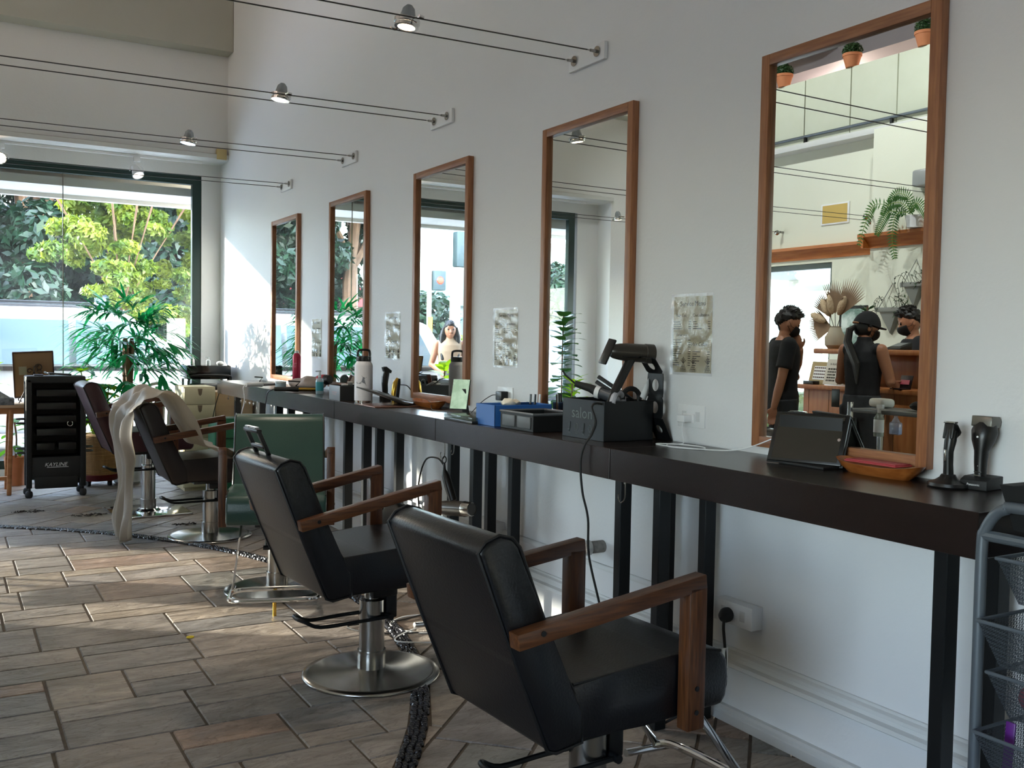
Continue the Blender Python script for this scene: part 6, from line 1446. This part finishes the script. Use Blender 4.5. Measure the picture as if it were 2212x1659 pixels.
def suv(label, loc, rz, L=4.6, W=1.8, body=None, H=1.66):
    t = thing('parked_car', label, 'car', loc, rz); k = L / 4.6; body = body
    b = MB(); P = [(-2.28, .42), (-2.30, .9), (-2.22, 1.02), (-1.9, H - .08), (-1.6, H - .01), (.3, H), (.6, H - .06), (1.25, 1.06), (2.05, .93), (2.27, .78), (2.30, .45), (2.2, .30), (-2.2, .30)]
    b.prism([(x * k, z) for x, z in P], -W / 2, W / 2, 'y', bev=.07, seg=3)
    for v in b.bm.verts:
        if v.co.z > 1.0: v.co.y *= 1 - .16 * (v.co.z - 1.0) / .65
    b.build('body_shell', body, t, ang=30)
    b = MB()
    for s in (-1, 1):
        y0, y1 = s * (W / 2 + .004), s * (W / 2 * .885 + .008)
        for a in (((-1.95, 1.04), (-1.05, 1.04), (-1.05, H - .16), (-1.72, H - .16)), ((-.98, 1.04), (-.02, 1.04), (-.02, H - .14), (-.98, H - .14)), ((.05, 1.04), (1.12, 1.06), (.58, H - .15), (.05, H - .14))):
            vs = [(x * k, y0 + (y1 - y0) * ((z - 1.0) / (H - 1.0)), z) for x, z in a]; b.vf(vs, [(0, 1, 2, 3)])
    b.vf([(1.27 * k, -.72, 1.08), (1.27 * k, .72, 1.08), (.66 * k, .64, H - .10), (.66 * k, -.64, H - .10)], [(0, 1, 2, 3)])
    o = b.build('windows', m_darkglass, t, False); o.modifiers.new('s', 'SOLIDIFY').thickness = .012
    b = MB()
    for s in (-1, 1): b.bb((-2.0 * k, s * (W / 2 + .002) - .012, .97), (1.2 * k, s * (W / 2 + .002) + .012, 1.02), .006); b.tube([(-1.6 * k, s * .66, H + .02), (-1.5 * k, s * .66, H + .05), (.2 * k, s * .66, H + .05), (.3 * k, s * .66, H + .02)], .016, 8)
    b.build('belt_trim', m_black, t)
    for x in (-1.42, 1.42):
        for s in (-1, 1):
            b = MB(); b.lathe([(0, -.11), (.22, -.11), (.33, -.1), (.35, -.06), (.35, .06), (.33, .1), (0, .1)], (x * k, s * (W / 2 - .09), .35), rot_to(V((0, 1, 0))), 28); w = b.build('wheel', m_rubber, t)
            b = MB(); b.lathe([(0, .0), (.2, .0), (.21, .01), (0, .02)], (x * k, s * (W / 2 + .012), .35), rot_to(V((0, s, 0))), 20); b.build('hub_cap', m_steel, w)
    for s in (-1, 1):
        b = MB(); b.bb((-2.33 * k, s * .62 - .12, .8), (-2.2 * k, s * .62 + .12, .98), .03); b.build('tail_light', mat('tail_red', '8a1420', .2), t)
        b = MB(); b.bb((2.12 * k, s * .66 - .14, .68), (2.31 * k, s * .66 + .14, .82), .03); b.build('head_light', m_glass2, t)
    return t
m_carw = mat('car_white', 'cdd0d3', .35, coat=.15); m_cars = mat('car_silver', '8d949c', .3, .5, coat=.4)
suv('white sport utility car parked lengthwise outside the shop window', (-1.2, 12.5, -.04), 0, 4.7, 1.85, m_carw)
suv('dark grey car parked outside, behind the palm', (2.7, 15.2, -.04), math.radians(178), 4.3, 1.75, m_cars, 1.42)
suv('white car parked outside, left of the window, seen only in the mirrors', (-6.4, 12.5, -.04), 0, 4.6, 1.85, m_carw)
suv('pale car parked outside the side window behind the reception', (-9.2, 7.2, -.04), math.radians(90), 4.4, 1.8, m_carw, 1.45)
# trees
rng = np.random.default_rng(12)
m_dk = leafmat('dark_tree_leaf', '0f2618', '1c3a22', .25); m_lt = leafmat('light_tree_leaf', '45641a', '8a962c', .45)
def tree(label, x, y, h, r, blobs, n, size, m, trunk_r=.16, name='tree', grp=None):
    t = thing(name, label, 'tree', (x, y, -.04), 0, grp)
    b = MB(); b.tube(spline([(0, 0, 0), (.1, .05, h * .3), (-.1, 0, h * .6), (.05, .1, h * .85)], 4), [trunk_r] * 5 + [trunk_r * .7] * 4 + [trunk_r * .35] * 4, 10)
    rr = random.Random(int(x * 10 + y))
    for k in range(6):
        a = rr.uniform(0, 2 * PI); b.tube([(0, 0, h * .35), (r * .4 * math.cos(a), r * .4 * math.sin(a), h * .55), (r * .75 * math.cos(a), r * .75 * math.sin(a), h * .72)], [trunk_r * .5, trunk_r * .3, .02], 6)
    b.build('trunk', m_bark, t)
    leafmesh('foliage', m, crown_quads(blobs, n, size, rng), t)
    return t
rr = random.Random(77)
for k, x in enumerate((-18, -14.4, -7.0, -3.9, -.9, 2.2, 5.6, 9.4)):
    y = 25 + rr.uniform(-1.2, 1.2); h = 9.5 if x > -8 else 3.0; r = 2.7
    bl = []
    for i in range(46):
        a = rr.uniform(0, 2 * PI); q = math.sqrt(rr.random()) * r; z = rr.uniform(.9, h) ; f = 1 - .35 * abs(z / h - .45); bl.append((q * math.cos(a) * f, q * math.sin(a) * f * .8, z, rr.uniform(.6, 1.0), rr.uniform(.6, 1.0), rr.uniform(.45, .8)))
    tree(['dark green tree across the road, ' + s for s in ('leftmost of the bank, seen in mirrors', 'second from the left of the bank', 'third from the left of the bank', 'fourth from the left of the bank', 'at the left edge of the window view', 'behind the bright yellow-green tree', 'behind the right window edge', 'rightmost, mostly hidden by the wall')][k], x, y, h, r, bl, 36000, .12, m_dk, .2, 'tree', 'dark trees across the road')
bl = []
for (cx, cz, q, nn) in ((.25, 4.1, .85, 16), (-.35, 3.2, .75, 12), (.9, 3.3, .7, 10), (.0, 2.35, .6, 9), (1.35, 2.4, .65, 10), (1.5, 4.3, .8, 12), (.6, 5.0, .8, 10), (-.75, 2.75, .42, 6), (1.1, 1.6, .45, 5), (.2, 1.6, .4, 5), (1.9, 3.4, .6, 6)):
    for i in range(int(nn * 1.8)):
        bl.append((cx + rr.gauss(0, q * .58), rr.gauss(0, .6), cz + rr.gauss(0, q * .42), rr.uniform(.1, .26), rr.uniform(.1, .26), rr.uniform(.06, .15)))
tree('bright yellow-green sunlit tree outside the shop window, above the palm', .05, 16.6, 5, 1.4, bl, 56000, .06, m_lt, .035)
b = MB(); b.bb((-.42, 15.9, -.04), (-.24, 16.05, 2.0), .02); solo('utility_box', b, mat('pale_blue_metal', '8fa6c8', .4), 'pale blue post box beyond the white car', 'box')
# low shrubs across the road (seen in mirrors)
for k, (x, y, w) in enumerate(((-9.4, 21.0, 1.2), (-5.4, 21.2, 1.0), (-13.2, 21.0, 1.3))):
    bl = [(rr.uniform(-w, w), rr.uniform(-.4, .4), rr.uniform(.4, 1.2), .5, .4, .4) for i in range(16)]
    t = thing('hedge', ['yellow-green hedge beyond the cars, middle one in the mirrors', 'yellow-green hedge beyond the cars, right of the signal pole', 'yellow-green hedge beyond the cars, leftmost'][k], 'hedge', (x, y, -.04))
    b = MB()
    for q in (-.8, 0, .8): b.cyl((q, 0, 0), (q, 0, .6), .03, n=6)
    b.build('stems', m_bark, t); leafmesh('foliage', m_lt, crown_quads(bl, 5000, .1, rng), t)
# traffic signal
t = thing('traffic_signal', 'traffic signal on a pale pole with a lit red lamp, seen in the middle mirror', 'traffic light', (-7.05, 20, -.04))
b = MB(); b.cyl((0, 0, 0), (0, 0, 3.75), .055, n=14); b.tube([(0, 0, 3.7), (-.5, 0, 3.72)], .05, 8); b.build('pole', mat('pale_pole', 'b9b6a8', .6), t)
b = MB(); b.bb((-.98, -.12, 3.05), (-.62, .12, 3.85), .03); b.build('signal_box', mat('signal_dark', '2c3c40', .5), t)
b = MB(); b.lathe([(0, 0), (.085, 0), (.07, .02), (0, .03)], (-.21, -.125, 2.72), rot_to(V((0, -1, 0))), 20); b.build('red_lamp', mat('red_lamp', 'ff2a1a', .3, emit='ff2a1a', estr=3), t)
b = MB(); b.bb((-.36, -.12, 2.50), (-.06, .12, 2.94), .03); b.build('lamp_housing', MATS['signal_dark'], t)
b = MB(); b.bb((-.055, -.07, 1.0), (.055, -.055, 1.9)); b.build('yellow_band', mat('yellow_paint', 'c8a428', .5), t)
b = MB(); b.cyl((0, 0, 0), (0, 0, 2.6), .13, n=14); solo('utility_pole', b, mat('pole_tan', 'a08a72', .8), 'thick tan pole right of the traffic signal', 'pole', (-7.9, 20.4, -.04))
# low buildings across the road
def house(label, x, y, w, h, roofc, wallc, rz=0):
    t = thing('building', label, 'building', (x, y, -.04), rz)
    b = MB(); b.bb((-w, -2, 0), (w, 2, h)); b.build('walls', mat('wall_' + wallc, wallc, .8), t)
    b = MB(); b.prism([(-w - .5, h), (-w * .6, h + 1.1), (w * .6, h + 1.1), (w + .5, h)], -2.5, 2.5, 'y'); b.bb((-w - .5, -2.5, h - .15), (w + .5, 2.5, h)); b.build('roof', mat('roof_' + roofc, roofc, .7), t)
    for k in range(-2, 3):
        b = MB(); b.bb((k * w * .4 - .35, -2.03, h * .35), (k * w * .4 + .35, -1.98, h * .8)); b.build('window', m_darkglass, t)
house('low building with a red roof across the road, seen in the farthest mirror', -5.8, 33, 4.2, 2.6, '8c2f34', 'b9a58c')
house('low building with a green roof across the road, seen in the mirrors', -15.5, 34, 4, 2.8, '6f9a8e', 'b8c2c4')
house('white building across the car park, seen through the side window', -24, 13, 6, 4.5, '9aa4ac', 'e2e4e2', math.radians(90))
# hill behind everything
b = MB(); P = []
for i in range(60):
    x = -70 + i * 2.2; P.append((x, 9 + 3 * noise.noise((x * .05, 0, 0)) + .8 * noise.noise((x * .3, 1, 0)) - (0 if x < -8 else 1.5)))
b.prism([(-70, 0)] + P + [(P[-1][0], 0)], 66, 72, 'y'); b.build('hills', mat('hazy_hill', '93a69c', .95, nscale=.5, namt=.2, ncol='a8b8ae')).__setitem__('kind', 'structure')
# things that shade the side window
b = MB()
bl = [(0, y, z, .4, .45, .35) for y in np.arange(-1.1, 1.2, .4) for z in (.2, .45)]
t = thing('hedge', 'green hedge outside the side window behind the reception', 'hedge', (-7.2, 9.9, -.04))
b.bb((-.3, -1.1, .0), (.3, 1.1, .5), .1); b.build('stems', MATS['dark_tree_leaf'], t); leafmesh('foliage', m_lt, crown_quads(bl, 4000, .09, rng), t)
# ---------------------------------------------------------------- light
w = bpy.data.worlds.new('world'); SC.world = w; w.use_nodes = True; nt = w.node_tree; bg = nt.nodes['Background']
sky = nt.nodes.new('ShaderNodeTexSky'); sky.sky_type = 'NISHITA'; sky.sun_disc = False; sky.sun_elevation = math.radians(48); sky.sun_rotation = math.radians(125); sky.dust_density = 1.0; sky.air_density = 1.0
hs = nt.nodes.new('ShaderNodeHueSaturation'); hs.inputs['Saturation'].default_value = .7; nt.links.new(sky.outputs[0], hs.inputs['Color']); nt.links.new(hs.outputs[0], bg.inputs[0])
bg.inputs[1].default_value = SKY = 1.45
sd = V((1, -.7, -.25)).normalized()
l = bpy.data.lights.new('sun', 'SUN'); l.energy = 5.2; l.angle = math.radians(.9); l.color = (1, .93, .80); o = bpy.data.objects.new('sun', l); COL.objects.link(o); o.rotation_euler = (-sd).to_track_quat('Z', 'Y').to_euler()
for (loc, rot, sx, sy) in (((-2.23, 10.12, 1.5), (PI / 2, 0, PI), 4.0, 2.8), ((-5.58, 8.15, 1.15), (PI / 2, 0, -PI / 2), 2.3, 2.05), ((-5.58, -.3, 1.5), (PI / 2, 0, -PI / 2), 2.6, 1.5)):
    l = bpy.data.lights.new('window_portal', 'AREA'); l.shape = 'RECTANGLE'; l.size = sx; l.size_y = sy; l.cycles.is_portal = True
    o = bpy.data.objects.new('window_portal', l); COL.objects.link(o); o.location = loc; o.rotation_euler = rot
def plight(loc, e, col=(1, .86, .68), r=.04):
    l = bpy.data.lights.new('lamp_light', 'POINT'); l.energy = e; l.color = col; l.shadow_soft_size = r; o = bpy.data.objects.new('lamp_light', l); COL.objects.link(o); o.location = loc
def slight(loc, d, e, col=(1, .86, .68), ang=1.2):
    l = bpy.data.lights.new('lamp_spot', 'SPOT'); l.energy = e; l.color = col; l.spot_size = ang; l.spot_blend = .6; l.shadow_soft_size = .035; o = bpy.data.objects.new('lamp_spot', l); COL.objects.link(o); o.location = loc; o.rotation_euler = (-V(d)).to_track_quat('Z', 'Y').to_euler()
slight((-.85, 3.526, 2.50), (0, 0, -1), 12); slight((-.915, 4.94, 2.50), (0, 0, -1), 20); slight((-1.07, 6.37, 2.50), (0, 0, -1), 12); slight((-1.96, 9.7, 2.83), (-.15, -1, -.4), 20)
for y in (3.0, 6.0, 8.4): plight((-7.2, y, 4.3), 25, (1, .78, .7), .15)
for k, y in enumerate((4.0, 7.2)):  # unseen spots added to brighten the reception wall
    t = thing('added_spotlight', 'added ceiling spotlight brightening the reception wall, ' + ('nearer one', 'farther one')[k], 'spotlight', (-2.6, y, 5.2), 0, 'added ceiling spotlights over the room')
    d = V((-1, 0, -.85)).normalized(); b = MB(); b.cyl((0, 0, -.08), (0, 0, 0), .05, n=20); b.lathe([(0, -.09), (.05, -.08), (.065, .06), (.055, .06), (.05, .03), (0, .03)], (0, 0, -.15), rot_to(d), 24); b.build('lamp_head', m_white, t)
    b = MB(); b.lathe([(0, .035), (.05, .035), (.05, .045), (0, .045)], (0, 0, -.15), rot_to(d), 20); b.build('bulb_face', MATS['lit_bulb'], t)
    slight(V((-2.6, y, 5.05)) + d * .1, d, 92, (.93, .98, 1), 1.8)
# ceiling fixtures of the loft that glow in the mirror
for k, y in enumerate((5.3, 7.4)):
    t = thing('loft_light', ['glowing ceiling tube over the loft, nearer one', 'glowing ceiling tube over the loft, farther one'][k], 'light', (-7.2, y, 4.72), 0, None); b = MB(); b.bb((-.5, -.06, 0), (.5, .06, .05), .01); b.build('fixture', m_white, t); b = MB(); b.bb((-.48, -.05, -.02), (.48, .05, 0), .008); b.build('tube', mat('tube_glow', 'ffe0dc', .5, emit='ffd0c8', estr=4), t)
vs = SC.view_settings; vs.view_transform = 'Standard'; vs.look = 'None'; vs.gamma = 1; vs.use_curve_mapping = False; vs.exposure = 1.68
SC.cycles.max_bounces = 10; SC.cycles.transparent_max_bounces = 24; SC.cycles.glossy_bounces = 6; SC.cycles.sample_clamp_indirect = 6; SC.cycles.caustics_reflective = False
